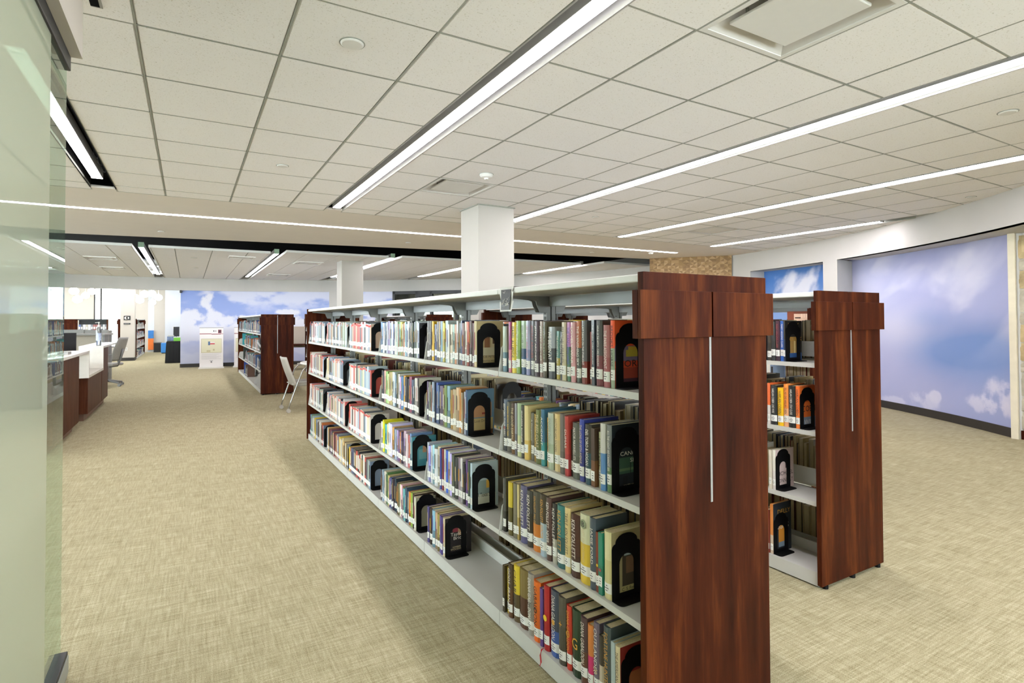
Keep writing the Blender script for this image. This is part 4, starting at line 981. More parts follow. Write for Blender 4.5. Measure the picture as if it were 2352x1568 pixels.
# fourth bay: still single books, many with red genre stickers; fifth and sixth bay joined
for i in (3, 4, 5):
    ya, yb = ROW1[1] + (i + 1) * SEC - .012, ROW1[1] + i * SEC
    for sh in range(4):
        stop = yb + random.uniform(.10, .30) if i == 3 else yb + random.uniform(.04, .2)
        if i == 3:
            L = []; y = ya
            while True:
                t = random.uniform(.028, .052)
                if y - t < stop: break
                L.append((y, t)); y -= t
            n = len(L)
            for k, (yy, t) in enumerate(L):
                c = random.choice(PALW if sh < 3 else PALB); h = random.uniform(.20, .225); lab = '%s book, %s from the bookend, %s of the fourth bay' % (colour_name(c), ORD[n - k], SHN[sh])
                if count[0] < 296: book(ROW1[0] + .012, yy - t / 2, SHELF_Z[sh] + .0006, t - .001, .15, h, c, c, .4, False, '', 'w', lab, GRP, cap=random.random() < .55 and sh < 3)
                else: far_book(ROW1[0] + .012, yy - t / 2, SHELF_Z[sh] + .0006, t - .001, .15, h, lin(c), False, True, sh < 3 and random.random() < .75)
        else: y = fill(ROW1[0], ya, stop, SHELF_Z[sh] + .0006, False, PALW if sh < 3 else PALB, .5 if sh < 3 else 0, .20, .232, .02, .04)
        bookend(ROW1[0] + .080, y - .002, SHELF_Z[sh] + .0006, 'black metal bookend on the %s of the %s bay' % (SHN[sh], ['fourth', 'fifth', 'sixth'][i - 3]))
FOREDGE = 'c8b88c 8a7a58 3a342c b8a878 d0c49c 282624 6a5a3c a89868 5a2a24'.split()
def backside(X, Y, n, fr=(.55, .95), z0=0):
    for i in range(n):
        for z in SHELF_Z:
            if n == 6 and i == 1 and z == SHELF_Z[1]: fill(X + CW, 2.93, 3.09, z + .0006, True, FOREDGE); continue
            a = Y + i * SEC + .012; fill(X + CW, a if random.random() < .5 else a + .1, a + (SEC - .03) * random.uniform(*fr), z + .0006, True, FOREDGE + PALB[:6])
backside(*ROW1, 6, (.8, .97)); backside(*ROW2, 4, (.9, .98)); backside(*ROW3, 4)
for i in range(4):
    for sh, z in enumerate(SHELF_Z):
        a, b = ROW2[1] + (i + 1) * SEC - .012, ROW2[1] + i * SEC + .12
        if i == 0: b = items[(9, sh)][1][0][0] + .004
        fill(ROW2[0], a, b, z + .0006, False, PALB)
for (X, Y), n in ((ROW3, 4), (FAR2, 3), (FAR3, 4)):
    for i in range(n):
        for z in SHELF_Z: fill(X, Y + (i + 1) * SEC - .012, Y + i * SEC + (.32 if i == 0 else random.uniform(.05, .25)), z + .0006, False, PALB)
PALM = '30343a 5a6470 8a929a b8bcc0 20242a 3a5a8a 2a8a90 c8ccd0 6a4a3a 404448 1c3a78 a86030'.split()
for i in range(6):
    for sh, z in enumerate(SHELF_Z):
        if (sh == 3 and i < 3) or (sh > 0 and i > 3): continue
        fill(FAR1[0], FAR1[1] + (i + 1) * SEC - .012, FAR1[1] + i * SEC + (.45 if i == 0 else random.uniform(.1, .35)), z + .0006, False, PALM, 0, .17, .27, .012, .035)
# cover art of the books that show behind the bookends (facing along -Y)
def cover_art(key, bands, texts):
    o, t, d, h = LASTBOOK[key]; b = MB(); y = -t / 2 - .0004
    for (x0, x1, z0, z1, c) in bands:
        b.add([(x0 * d, y, z0 * h), (x1 * d, y, z0 * h), (x1 * d, y, z1 * h), (x0 * d, y, z1 * h)], [(0, 1, 2, 3)], 0, lin(c)); y -= .00008
    b.build('cover_print', PRINTM, o)
    for (s, ink, x, z, w, hh) in texts: put_text(s, INK[ink], o, (x * d, -t / 2 - .0014, z * h), (1, 0, 0), (0, 0, 1), w * d, hh * h, 'cover_lettering')
cover_art((1, 0), [(.02, 1, .62, 1, 'dd5426'), (.02, 1, .0, .62, '7a6a86'), (.02, 1, .0, .30, '9c3a26'), (.02, 1, .30, .40, 'd2492a'), (.35, .95, .46, .56, 'b9a53a'), (.42, .88, .56, .61, 'c9a23a'), (.1, 1, .02, .14, '4a2430')], [('HORSE', 'k', .52, .36, .95, .10)])
cover_art((1, 1), [(.02, 1, 0, 1, '16242a'), (.02, 1, .26, .5, '3c5a48'), (.02, 1, .30, .34, '5e7a58'), (.02, 1, .0, .26, '182028'), (.5, .515, .2, .42, '10161a'), (.3, .42, .1, .22, '10161a')], [('CANNOT', 'w', .55, .56, .8, .06), ('SEE', 'w', .6, .45, .4, .06), ('ANTHONY', 't', .52, .08, .7, .035)])
cover_art((1, 2), [(.02, 1, 0, 1, 'b9ac80'), (.3, .9, .1, .75, '4a4030'), (.4, .7, .35, .6, '7a5a40'), (.65, .85, .15, .5, '7a7a3a'), (.25, .85, .08, .17, 'cbbd84'), (.35, .55, .62, .72, 'a8b8b8')], [('C. S. Forester', 'k', .55, .125, .52, .05)])
cover_art((1, 3), [(.02, 1, 0, 1, '8c2a20'), (.2, .9, .2, .6, 'b06a40')], [])
cover_art((2, 0), [(.02, 1, 0, 1, 'c2ad80'), (.3, .5, .4, .66, '8a5a3a'), (.55, .9, .35, .7, 'd9c8a4'), (.6, .75, .5, .68, '5a4030'), (.1, .95, .25, .42, 'd8cdb0')], [('HEART', 'd', .5, .66, .6, .07), ('TRACIE PETERSON', 'd', .5, .22, .9, .05), ('JUDITH MILLER', 'd', .5, .12, .9, .05)])
cover_art((2, 1), [(.02, 1, 0, 1, '5f7f98'), (.25, .9, .38, .7, 'b08058'), (.55, .72, .44, .48, '8a3428'), (.1, .95, .1, .36, 'b7a06c'), (.1, .95, 0, .1, '6a4424')], [('A Lost Dream', 'd', .5, .30, .7, .06)])
cover_art((2, 2), [(.02, 1, 0, 1, 'b4c4c8'), (.2, .9, .3, .6, '8a9c98'), (.55, .75, .42, .6, 'd8a840'), (.2, .9, .08, .3, 'c8c8b4')], [('A Texas Sky', 'k', .5, .27, .6, .12)])
cover_art((2, 3), [(.02, 1, 0, 1, '1c1416'), (.5, .78, .5, .72, 'b48a64'), (.3, .5, .6, .72, '8a2a3a')], [("Taylor's\nBride", 'w', .52, .50, .6, .2), ('KIMBERLEY\nWOODHOUSE', 't', .52, .18, .6, .1)])
cover_art((3, 0), [(.02, 1, 0, 1, '4a4a50')], []); cover_art((3, 1), [(.02, 1, 0, 1, 'd8d4c4')], [])
cover_art((3, 2), [(.02, 1, 0, 1, '4f9fb4'), (.3, .9, .3, .6, '78b8c4'), (.45, .6, .5, .7, 'c89a78')], []); cover_art((3, 3), [(.02, 1, 0, 1, 'a8a48c'), (.15, .3, .5, .8, 'e4e4dc')], [])
cover_art((9, 0), [(.02, 1, 0, 1, '1f1d1c'), (.3, .9, .18, .6, 'b08a4c'), (.52, .62, .2, .5, 'e6cf90'), (.1, .98, .0, .2, '2c5a9c')], [('MARY', 'o', .5, .9, .85, .09), ('CLARK', 'o', .62, .55, .8, .09)])
cover_art((9, 1), [(.02, 1, 0, 1, 'e8702c'), (.02, 1, 0, .26, '8a9ab4')], [('COBEN', 'k', .56, .46, .85, .14), ('WIN', 'w', .5, .14, .5, .12)])
cover_art((9, 2), [(.02, 1, 0, 1, 'd9c2c0'), (.55, .7, .5, .8, '4a3434')], [('MICHAEL', 'k', .5, .38, .9, .10), ('CONNELLY', 'd', .5, .2, .9, .10)])
cover_art((9, 3), [(.02, 1, 0, 1, '20262e'), (.3, .75, .1, .55, 'd08a30'), (.3, .75, .1, .2, '7a8a9a')], [('NIGHTS', 'w', .5, .52, .7, .10), ('DELLY', 'o', .6, .82, .7, .09)])
# red ribbon marker hanging from the red book on the bottom shelf
rb = thing('ribbon_bookmark', 'red ribbon bookmark hanging over the base front below the red book', 'bookmark', (1.197, 1.853, .08))
MB().tube([(.012, 0, .004), (.0, 0, .0), (-.004, .002, -.02), (-.004, -.003, -.045), (-.005, .003, -.06)], [.001, .003, .003, .003, .002], 6).build('ribbon', mat('red_ribbon', 'b4202c', .4, noise=.05, nscale=60), rb)

def emblem(key, k, zf, r, ink, text=None):
    """A round device printed on a spine."""
    o, t, h = ROWBOOKS[key][k]; r = min(r, t * .36); b = MB().lathe([(.0002, 0), (r, 0), (r, .0004)], 20); me = b.mesh('spine_emblem', INK[ink]); me.transform(Matrix.Rotation(R(-90), 4, 'Y')); link('spine_emblem', me, o, (-.0008, 0, h * zf))
    if text: put_text(text, INK['k' if ink != 'k' else 'w'], o, (-.0018, 0, h * zf), (0, -1, 0), (0, 0, 1), r * 1.1, r * 1.1, 'spine_letter')
emblem((1, 3), 8, .50, .012, 'y'); emblem((1, 3), 9, .52, .010, 'o'); emblem((1, 2), 14, .86, .016, 'g', 'B'); emblem((1, 1), 0, .45, .006, 'r'); emblem((1, 2), 17, .40, .006, 'r'); emblem((1, 2), 16, .45, .005, 'y')
for key, k, zf, s_, ink, sc in [((1, 3), 12, .50, 'G', 'o', .032), ((1, 3), 11, .56, 'O', 'o', .026), ((1, 3), 15, .34, '*', 't', .05), ((1, 3), 10, .60, '+', 'o', .018), ((1, 3), 5, .50, '*', 'k', .02), ((1, 3), 6, .52, 'o', 'k', .02)]:
    o, t, h = ROWBOOKS[key][k]; put_text(s_, INK[ink], o, (-.0012, 0, h * zf), (0, -1, 0), (0, 0, 1), min(sc, t * .7), min(sc, t * .7) * 1.2, 'spine_emblem')

# ------------------------------------------------------------------ on and around the bookcases
def printed(name, parent, w, h, bands, texts, front, mname=None):
    """A printed face in the local x/z plane looking along -y; bands in 0..1."""
    b = MB(); y = front
    for (x0, x1, z0, z1, c) in bands:
        b.add([(x0 * w, y, z0 * h), (x1 * w, y, z0 * h), (x1 * w, y, z1 * h), (x0 * w, y, z1 * h)], [(0, 1, 2, 3)], 0, lin(c)); y -= .0003
    b.build(name, PRINTM, parent)
    for (s, ink, x, z, ww, hh) in texts: put_text(s, INK[ink], parent, (x * w, y - .0006, z * h), (1, 0, 0), (0, 0, 1), ww * w, hh * h)
fl = thing('flyer', 'small black and white laminated flyer hanging from the canopy edge', 'flyer', (1.196, 2.172, 1.506))
b = MB(); pts = [(.04, 0), (.0, .002), (-.004, -.02), (-.002, -.06), (-.008, -.105)]
for i in range(len(pts) - 1): b.add([(pts[i][0], 0, pts[i][1]), (pts[i][0], -.122, pts[i][1]), (pts[i + 1][0], -.112, pts[i + 1][1]), (pts[i + 1][0], -.012, pts[i + 1][1])], [(0, 1, 2, 3)])
b.build('laminate_sheet', LAMINATE, fl)
b = MB(); b.add([(-.0055, -.018, -.01), (-.0055, -.104, -.01), (-.0105, -.098, -.098), (-.0105, -.024, -.098)], [(0, 1, 2, 3)]); b.build('dark_print', mat('flyer_ink', '2a2a2c', .25, coat=.4, noise=.3, nscale=60), fl)
sq = MB(); rs = random.Random(3)
for k in range(9):
    y, z = -.03 - .055 * rs.random(), -.02 - .065 * rs.random(); sq.tube([(-.0125, y, z), (-.0125, y - .012, z - .004 * rs.random()), (-.0125, y - .02, z + .006)], .0006, 4)
sq.build('white_scribbles', INK['w'], fl)
put_text('etc', INK['w'], fl, (-.0128, -.082, -.074), (0, -1, .25), (0, .2, 1), .028, .012)
bk = thing('face_out_book', 'face-out book cover with a woman covering her brow, behind the shorter bookcase', 'book', (4.372, 2.925, 1.1356), -math.pi / 2)
MB().box(0, .20, 0, .02, 0, .295).build('book_block', PAGES, bk)
printed('cover_print', bk, .20, .295, [(0, 1, 0, 1, 'd9b9a0'), (0, .3, .2, 1, '7a3a1e'), (.3, 1, .93, 1, '6e3218'), (.3, 1, .0, .2, 'b9683c'), (.35, .6, .80, .835, '3a2418'), (.62, .98, .82, .93, 'e6c9b2'), (.70, .715, .82, .93, 'c09478'), (.80, .815, .82, .93, 'c09478'), (.9, .915, .82, .93, 'c09478')], [], -.0006)
bookend(ROW1[0] + CW - .085, 2.885, SHELF_Z[1] + .0006, 'black metal bookend seen through the gap on the back face of the long bookcase')
# media on the farther case
def divider(x, y, z, lb):
    o = MB().prism([(0, 0), (.0, .03), (.085, .20), (.11, .21), (.20, .21), (.20, 0)], 'y', -.001, .001).box(.01, .20, .001, .09, .0002, .0015).build('shelf_divider', STEEL, None, (x, y, z)); tag(o, lb, 'shelf divider', 'dividers of the media case')
for k, (y, lv, lb) in enumerate([(11.62, 3, 'grey metal divider on the media case bottom shelf, first from the end panel'), (11.95, 3, 'grey metal divider on the media case bottom shelf, second from the end panel'), (12.35, 3, 'grey metal divider on the media case bottom shelf, third from the end panel'),
        (12.85, 3, 'grey metal divider on the media case bottom shelf, fourth from the end panel'), (11.70, 2, 'grey metal divider on the media case third shelf'), (11.74, 1, 'grey metal divider on the media case second shelf'), (11.72, 0, 'grey metal divider on the media case top shelf')]): divider(FAR1[0] + .01, y, SHELF_Z[lv] + .001, lb)
def stand_book(x, y, z, w, h, t, rz, c, lb, lean=0, art=()):
    o = thing('display_book', lb, 'book', (x, y, z), rz); b = MB().box(0, w, 0, .003, 0, h, 0, lin(c)).box(0, w, t - .003, t, 0, h, 0, lin(c)).box(0, .003, .003, t - .003, 0, h, 0, lin(c)); b.build('jacket', BOOKM, o)
    MB().box(.004, w - .004, .0035, t - .0035, .003, h - .004).build('pages', PAGES, o)
    if art: printed('cover_print', o, w, h, art, [], -.0006)
    if lean: o.rotation_euler = (0, lean, rz)
    return o
stand_book(1.205, 15.9, SHELF_Z[1] + .001, .24, .29, .02, 0, '2a8c94', 'teal picture book facing out on the media case second shelf', 0, [(0, 1, 0, 1, '2e96a0'), (.35, .95, .55, .95, '5a7a3a'), (.2, .6, .1, .45, 'd8b08a'), (.55, .8, .05, .4, 'c8442c')])
stand_book(1.205, 15.6, SHELF_Z[2] + .001, .25, .30, .02, 0, '23292b', 'black and green book sticking out at the media case third shelf', 0, [(0, 1, 0, 1, '24302a'), (.3, .9, .2, .7, '3f6a3a'), (.5, .8, .6, .8, 'a0302a')])
stand_book(1.222, 15.6, SHELF_Z[3] + .002, .19, .29, .02, 0, '23408c', 'blue book sticking out at the media case bottom shelf', 0, [(0, 1, 0, 1, '26459a'), (.2, .8, .3, .6, '6a86c8'), (.1, .9, .08, .16, 'd8dcec')])
stand_book(1.28, 11.47, SHELF_Z[0] + .02, .02, .25, .16, 0, 'b8673a', 'orange and white case leaning at the media case top shelf end', -.55)
stand_book(1.24, 11.47, SHELF_Z[1] + .02, .02, .22, .15, 0, 'c9ccd0', 'pale case leaning at the media case second shelf end', -.6)
for i, (x, y) in enumerate([(.281, 18.85), (1.20, 18.95)]):
    bn = thing('banner_stand', ['white pull-up banner with a flag certificate standing before the sky mural', 'white pull-up banner mostly hidden behind the media case'][i], 'banner', (x, y, 0), R(-8))
    MB().prism([(-.02, 0), (.66, 0), (.64, .05), (0, .05)], 'y', -.06, .06).build('base_cassette', FIXW, bn); MB().box(.01, .63, -.004, .0, .05, 1.20).build('banner_sheet', LAMINATE, bn); MB().tube([(.005, 0, 1.2), (.635, 0, 1.2)], .008, 8).build('top_bar', FIXT, bn); MB().tube([(.32, .02, .05), (.32, .02, 1.2)], .008, 6).build('rear_pole', FIXT, bn)
    q = [(0, 1, 0, 1, 'eceaea'), (0, 1, .835, .85, 'b08088'), (.0, .5, .848, .856, '8a2a34'), (.5, .9, .828, .836, '7a2a34'), (.58, .62, .90, .935, '3a3a44'), (.66, .7, .905, .93, '6a6a74'), (.78, .92, .86, .95, '7a3a48'), (.82, .88, .88, .93, '3a3a44'), (.07, .93, .36, .72, 'b9b08a'), (.085, .915, .37, .71, 'dedcc0'), (.36, .64, .575, .64, 'c8505a'), (.36, .64, .605, .64, 'e8e4dc'), (.36, .44, .555, .65, '4a6a94'), (.3, .46, .38, .43, 'c8c29c'), (.56, .64, .41, .46, 'c4be98')]
    q += [(.08, .92 - .1 * (k % 3), .33 - .022 * k, .336 - .022 * k, 'c8c6c6') for k in range(7)] + [(.43, .57, .155, .165, '9a9a9a'), (.47, .53, .11, .14, '5a5a64')]
    pb = MB(); yy = -.0046
    for (x0, x1, z0, z1, c) in q:
        pb.add([(.01 + x0 * .62, yy, .05 + z0 * 1.15), (.01 + x1 * .62, yy, .05 + z0 * 1.15), (.01 + x1 * .62, yy, .05 + z1 * 1.15), (.01 + x0 * .62, yy, .05 + z1 * 1.15)], [(0, 1, 2, 3)], 0, lin(c)); yy -= .0003
    pb.build('banner_print', PRINTM, bn)

# ------------------------------------------------------------------ chairs and table
SHELL = mat('warm_grey_plastic', 'a8a39a', .5, noise=.03, nscale=20); CHROME = mat('satin_chrome', 'b4b4b2', .25, .8, noise=.03, nscale=60); SEATM = mat('grey_seat_fabric', 'a9a6a0', .85, noise=.08, nscale=120)
def caster(parent, x, y, m, r=.03):
    b = MB()
    for s in (-1, 1): b.tube([(x - .0, y + s * .006, r), (x - .0, y + s * .020, r)], r, 12)
    b.tube([(x, y, r), (x, y, r * 2.3)], .007, 8); b.build('caster', m, parent)
ch = thing('side_chair', 'pale grey shell chair with chrome legs and casters by the round table', 'chair', (1.56, 9.22, 0), R(4))
v = []; f = []; nu, nv = 8, 10
for i in range(nu + 1):
    for j in range(nv + 1):
        s = j / nv; y = (-.5 + i / nu) * (.45 - .06 * s); z = .41 + .42 * s; x = -.19 - .02 * math.sin(s * 3) - .13 * s ** 1.3 + .05 * (2 * i / nu - 1) ** 2 * (1 - .3 * s); v.append((x, y, z))
f = [(i * (nv + 1) + j, (i + 1) * (nv + 1) + j, (i + 1) * (nv + 1) + j + 1, i * (nv + 1) + j + 1) for i in range(nu) for j in range(nv)]
o = MB().add(v, f).build('backrest', SHELL, ch, smooth=True); md = o.modifiers.new('t', 'SOLIDIFY'); md.thickness = .014
MB().box(-.20, .25, -.22, .22, .405, .425).build('seat_shell', SHELL, ch, bevel=.01); MB().box(-.17, .25, -.21, .21, .426, .455).build('seat_pad', SEATM, ch, bevel=.012)
for s in (-1, 1):
    MB().tube([(-.27, s * .245, .07), (-.24, s * .245, .16), (-.15, s * .25, .42), (-.07, s * .25, .62), (-.03, s * .25, .665), (.02, s * .25, .68), (.26, s * .25, .685)], .011, 8).build('leg', CHROME, ch, smooth=True)
    MB().tube([(.27, s * .245, .07), (.25, s * .24, .2), (.18, s * .2, .40)], .011, 8).build('leg', CHROME, ch, smooth=True)
    MB().tube([(-.03, s * .25, .69), (.26, s * .25, .697)], [.016, .018], 8).build('armrest', SHELL, ch, smooth=True)
    for x in (-.27, .27): caster(ch, x, s * .245, SHELL)
MB().box(-.17, .2, -.2, .2, .385, .404).build('under_frame', CHROME, ch)
tb = thing('round_table', 'round white table edge showing beside the shell chair', 'table', (2.03, 9.0, 0)); MB().lathe([(.001, .715), (.54, .715), (.55, .725), (.545, .742), (.001, .742)], 40).build('table_top', LAMINATE, tb, smooth=False)
MB().lathe([(.04, .03), (.035, .06), (.035, .715)], 14).build('column', CHROME, tb, smooth=True)
for k in range(4): MB().tube([(0, 0, .05), (.36 * math.cos(k * 1.571 + .7), .36 * math.sin(k * 1.571 + .7), .02)], [.022, .014], 8).build('foot', CHROME, tb)
GREYM = mat('task_chair_grey', '8d8c88', .55, noise=.06, nscale=50); GREYD = mat('task_chair_frame', '6f6f6e', .45, .2, noise=.05, nscale=40)
tc = thing('task_chair', 'grey mesh task chair on casters beyond the service desk end', 'chair', (-1.50, 14.75, 0), R(160))
v = []; nu, nv = 6, 9
for i in range(nu + 1):
    for j in range(nv + 1):
        s = j / nv; y = (-.5 + i / nu) * (.34 + .12 * math.sin(s * 3.0)); z = .55 + .50 * s; x = -.22 - .14 * s ** 1.4 + .05 * (2 * i / nu - 1) ** 2; v.append((x, y, z))
o = MB().add(v, [(i * (nv + 1) + j, (i + 1) * (nv + 1) + j, (i + 1) * (nv + 1) + j + 1, i * (nv + 1) + j + 1) for i in range(nu) for j in range(nv)]).build('backrest', GREYM, tc, smooth=True); md = o.modifiers.new('t', 'SOLIDIFY'); md.thickness = .02
MB().box(-.22, .24, -.23, .23, .44, .50).build('seat', GREYM, tc, bevel=.025); MB().tube([(-.05, 0, .42), (-.2, 0, .44), (-.27, 0, .62), (-.30, 0, .8)], .022, 8).build('back_bar', GREYD, tc, smooth=True)
for s in (-1, 1): MB().tube([(-.1, s * .26, .46), (-.06, s * .29, .64), (-.1, s * .29, .66), (.12, s * .29, .66)], .016, 8).build('armrest', GREYD, tc, smooth=True)
MB().lathe([(.028, .1), (.028, .3), (.02, .3), (.02, .43), (.06, .44)], 12).build('gas_lift', GREYD, tc)
for k in range(5):
    a = k * 2 * math.pi / 5 + .3; l = MB().tube([(0, 0, .13), (.30 * math.cos(a), .30 * math.sin(a), .075)], [.03, .018], 8).build('leg', GREYD, tc); caster(l, .30 * math.cos(a), .30 * math.sin(a), GREYD, .032)

# ------------------------------------------------------------------ service desk
sd = thing('service_desk', 'walnut service desk with white quartz counters along the aisle', 'desk', (-1.2, 9.6, 0))
def D(b, name, m, **k): return b.build(name, m, sd, (1.2, -9.6, 0), **k)
D(MB().box(-1.48, -1.212, 7.36, 8.95, .10, .944), 'front_body', DESKWOOD); D(MB().box(-1.48, -1.26, 7.40, 8.90, 0, .10), 'toe_kick', mat('brown_toe_kick', '6a4c3c', .4, noise=.08, nscale=12))
b = MB()
for k in range(53): b.box(-1.212, -1.2, 7.362 + k * .03, 7.362 + k * .03 + .022, .10, .944)
stuff(D(b, 'fluted_slats', DESKWOOD)); b = MB()
for k in range(9): b.tube([(-1.36, 8.99 + k * .075, .06), (-1.36, 8.99 + k * .075, .6)], .034, 10)
stuff(D(b, 'recess_flutes', DESKWOOD)); D(MB().box(-1.48, -1.40, 8.95, 9.66, .06, .60), 'recess_panel', DESKWOOD); D(MB().box(-1.48, -1.33, 8.95, 9.66, 0, .06), 'recess_plinth', DESKWOOD)
D(MB().prism([(-1.18, 7.70), (-1.18, 9.61), (-1.50, 9.61), (-1.50, 7.34), (-1.33, 7.34)], 'z', .945, .980), 'counter_top', QUARTZ, bevel=.003)
D(MB().box(-1.50, -1.18, 9.612, 9.652, .60, .98), 'waterfall_panel', QUARTZ, bevel=.002); D(MB().box(-1.50, -1.18, 9.653, 11.10, .60, .64), 'low_counter', QUARTZ, bevel=.003)
D(MB().box(-1.50, -1.18, 11.10, 11.14, .60, .99), 'waterfall_panel', QUARTZ, bevel=.002); D(MB().prism([(-1.18, 11.141), (-1.18, 12.95), (-1.30, 13.1), (-1.50, 13.1), (-1.50, 11.141)], 'z', .955, .99), 'counter_top', QUARTZ, bevel=.003)
D(MB().box(-1.48, -1.2, 9.68, 11.10, .10, .60).box(-1.48, -1.2, 11.14, 11.9, .10, .954), 'rear_body', DESKWOOD); D(MB().box(-1.48, -1.25, 9.72, 11.85, 0, .10), 'toe_kick', bpy.data.materials['brown_toe_kick'])
D(MB().box(-2.6, -1.53, 9.7, 13.0, .72, .75), 'staff_worktop', LAMINATE, bevel=.003)
for x, y in ((-2.55, 9.8), (-2.55, 12.9), (-1.58, 9.8), (-1.58, 12.9)): D(MB().box(x - .03, x + .03, y - .03, y + .03, 0, .72), 'leg', GREYD)
SCREEN = emit_mat('lit_monitor_screen', '4a62b8', 1.0); MONB = mat('monitor_black', '1c1d20', .4, noise=.1, nscale=30)
def monitor(x, y, rz, lb):
    m = thing('monitor', lb, 'monitor', (x, y, .7505), rz); MB().box(-.24, .24, -.015, .015, .13, .44).build('case', MONB, m, bevel=.004); MB().box(-.228, .228, .0152, .017, .145, .428).build('screen', SCREEN, m)
    MB().box(-.03, .03, -.05, -.016, .05, .3).build('neck', MONB, m); MB().lathe([(.11, 0), (.11, .012), (.03, .016)], 20, 0, -.03).build('base', MONB, m)
monitor(-1.90, 12.1, R(25), 'black monitor seen from behind on the staff side of the service desk'); monitor(-2.25, 11.7, R(140), 'monitor with a lit blue screen at the service desk beside the glass')
ph = thing('desk_phone', 'black telephone on the staff counter beside the monitor', 'telephone', (-1.74, 12.6, .7505), R(30)); MB().prism([(-.09, 0), (.09, 0), (.09, .05), (-.09, .12)], 'x', -.1, .1).build('body', MONB, ph, bevel=.006); MB().tube([(-.12, -.06, .13), (-.12, .0, .115), (-.12, .07, .085)], [.03, .018, .03], 8).build('handset', MONB, ph)
sb = thing('sanitizer_bottle', 'clear pump bottle of hand sanitizer on the white counter', 'bottle', (-1.27, 11.35, .991)); CLEAR = mat('clear_blue_gel', 'dfe8f4', .08, noise=.05, nscale=30)
CLEAR.node_tree.nodes['Principled BSDF'].inputs['Transmission Weight'].default_value = .85
MB().lathe([(.034, 0), (.037, .01), (.037, .25), (.027, .285), (.016, .30)], 18).build('body', CLEAR, sb, smooth=True); MB().lathe([(.019, .30), (.019, .33), (.007, .335), (.007, .365), (.012, .37), (.012, .385)], 12).build('pump', FIXW, sb); MB().tube([(0, 0, .378), (-.05, 0, .373)], .006, 6).build('spout', FIXW, sb); MB().lathe([(.0375, .08), (.0375, .20)], 18).build('product_label', mat('blue_bottle_label', 'c0cdea', .4, noise=.2, nscale=40), sb)
for i, (x, y, rz, lb) in enumerate([(-1.40, 8.0, 6, 'sheet of printed paper lying on the front counter, nearest one'), (-1.42, 8.35, -8, 'sheet of printed paper lying on the front counter, farther one')]):
    p = thing('paper_sheet', lb, 'paper', (x, y, .9805), R(rz)); MB().box(-.108, .108, -.14, .14, 0, .004).build('sheet', LAMINATE, p); MB().box(-.08, .08, -.1, -.02, .0041, .0045).build('print_block', FIXT, p)
tr = thing('pen_tray', 'small grey pen tray on the front counter', 'tray', (-1.30, 8.62, .9805)); MB().box(-.05, .05, -.12, .12, 0, .004).box(-.05, -.046, -.12, .12, .004, .03).box(.046, .05, -.12, .12, .004, .03).box(-.046, .046, -.12, -.116, .004, .03).box(-.046, .046, .116, .12, .004, .03).build('tray', FIXT, tr)

# ------------------------------------------------------------------ far zone: workstations, reading room
FAB = mat('beige_screen_fabric', 'b9b0a2', .9, noise=.06, nscale=60)
def screen(x, y, w, h, rz, lb):
    t = thing('workstation_screen', lb, 'partition', (x, y, 0), rz); MB().box(.03, w - .03, -.02, .02, .05, h - .1).build('fabric_panel', FAB, t); MB().box(0, w, -.04, .04, h - .10, h).build('top_rail', GREYM, t, bevel=.004)
    for q in (0, w - .05): MB().box(q, q + .05, -.035, .035, 0, h - .1).build('post', GREYD, t)
screen(-3.45, 17.3, 1.35, 1.20, R(-18), 'grey workstation screen behind the desk monitor'); screen(-2.16, 16.9, .50, 1.19, R(-18), 'narrow grey workstation screen behind the sanitizer bottle'); screen(-2.05, 17.9, .34, 1.17, R(-18), 'last grey workstation screen before the reading room pillar')
ws_ = thing('workstation_desk', 'long grey workstation counter behind the service desk', 'desk', (-3.5, 15.9, 0), R(-10)); MB().box(0, 1.9, 0, .6, 1.08, 1.12).build('counter_top', GREYM, ws_, bevel=.004); MB().box(.02, 1.88, .3, .34, 0, 1.08).build('modesty_panel', FAB, ws_)
for x in (.02, 1.84): MB().box(x, x + .04, .04, .56, 0, 1.08).build('leg', GREYD, ws_)
cr = thing('study_carrel', 'beige study carrel with a brown desk beyond the shell chair', 'desk', (2.45, 17.35, 0), R(-8)); MB().box(0, .75, 0, .03, .62, 1.23).build('screen_panel', FAB, cr); MB().box(0, .75, -.6, 0, .70, .73).build('worktop', WOOD, cr)
for x in (.0, .72): MB().box(x, x + .03, -.58, .03, 0, .70).build('side_panel', GREYD, cr)
bookcase('reading room bookcase with its shelves facing the passage', -2.215, 24.9, 5, 0)
for i in range(5):
    for sh, z in enumerate(SHELF_Z):
        a = 24.9 + i * SEC + .012; fill(-2.215 + CW, a, a + SEC * random.uniform(.6, .9), z + .0006, True, PALW + PALM, 0, .16, .24, .03, .06)
lowc = thing('low_bookcase', 'bookcase with mahogany end panels behind the workstation screens', 'bookcase', (-4.36, 25.6, 0)); MB().box(0, .43, 0, .03, .02, 1.5).build('end_panel', WOOD, lowc); MB().box(.44, .87, 0, .03, .02, 1.5).build('end_panel', WOOD, lowc); MB().box(.43, .44, -.002, .01, .02, 1.5).build('inlay_strip', SILVER, lowc)
MB().box(0, .87, -.01, -.0005, 1.36, 1.44).build('header_board', WOOD, lowc); MB().box(.87, 1.75, .25, .28, .05, 1.5).build('back_panel', MONB, lowc); MB().box(.87, 1.75, 0, .28, 1.46, 1.5).build('top', MONB, lowc)
for z in (.1, .45, .78, 1.10): MB().box(.87, 1.75, 0, .25, z - .02, z).build('shelf', STEEL, lowc)
MB().box(1.73, 1.76, 0, .28, .02, 1.5).build('side_panel', WOOD, lowc)
rs = random.Random(9); k = 0; x = -3.47
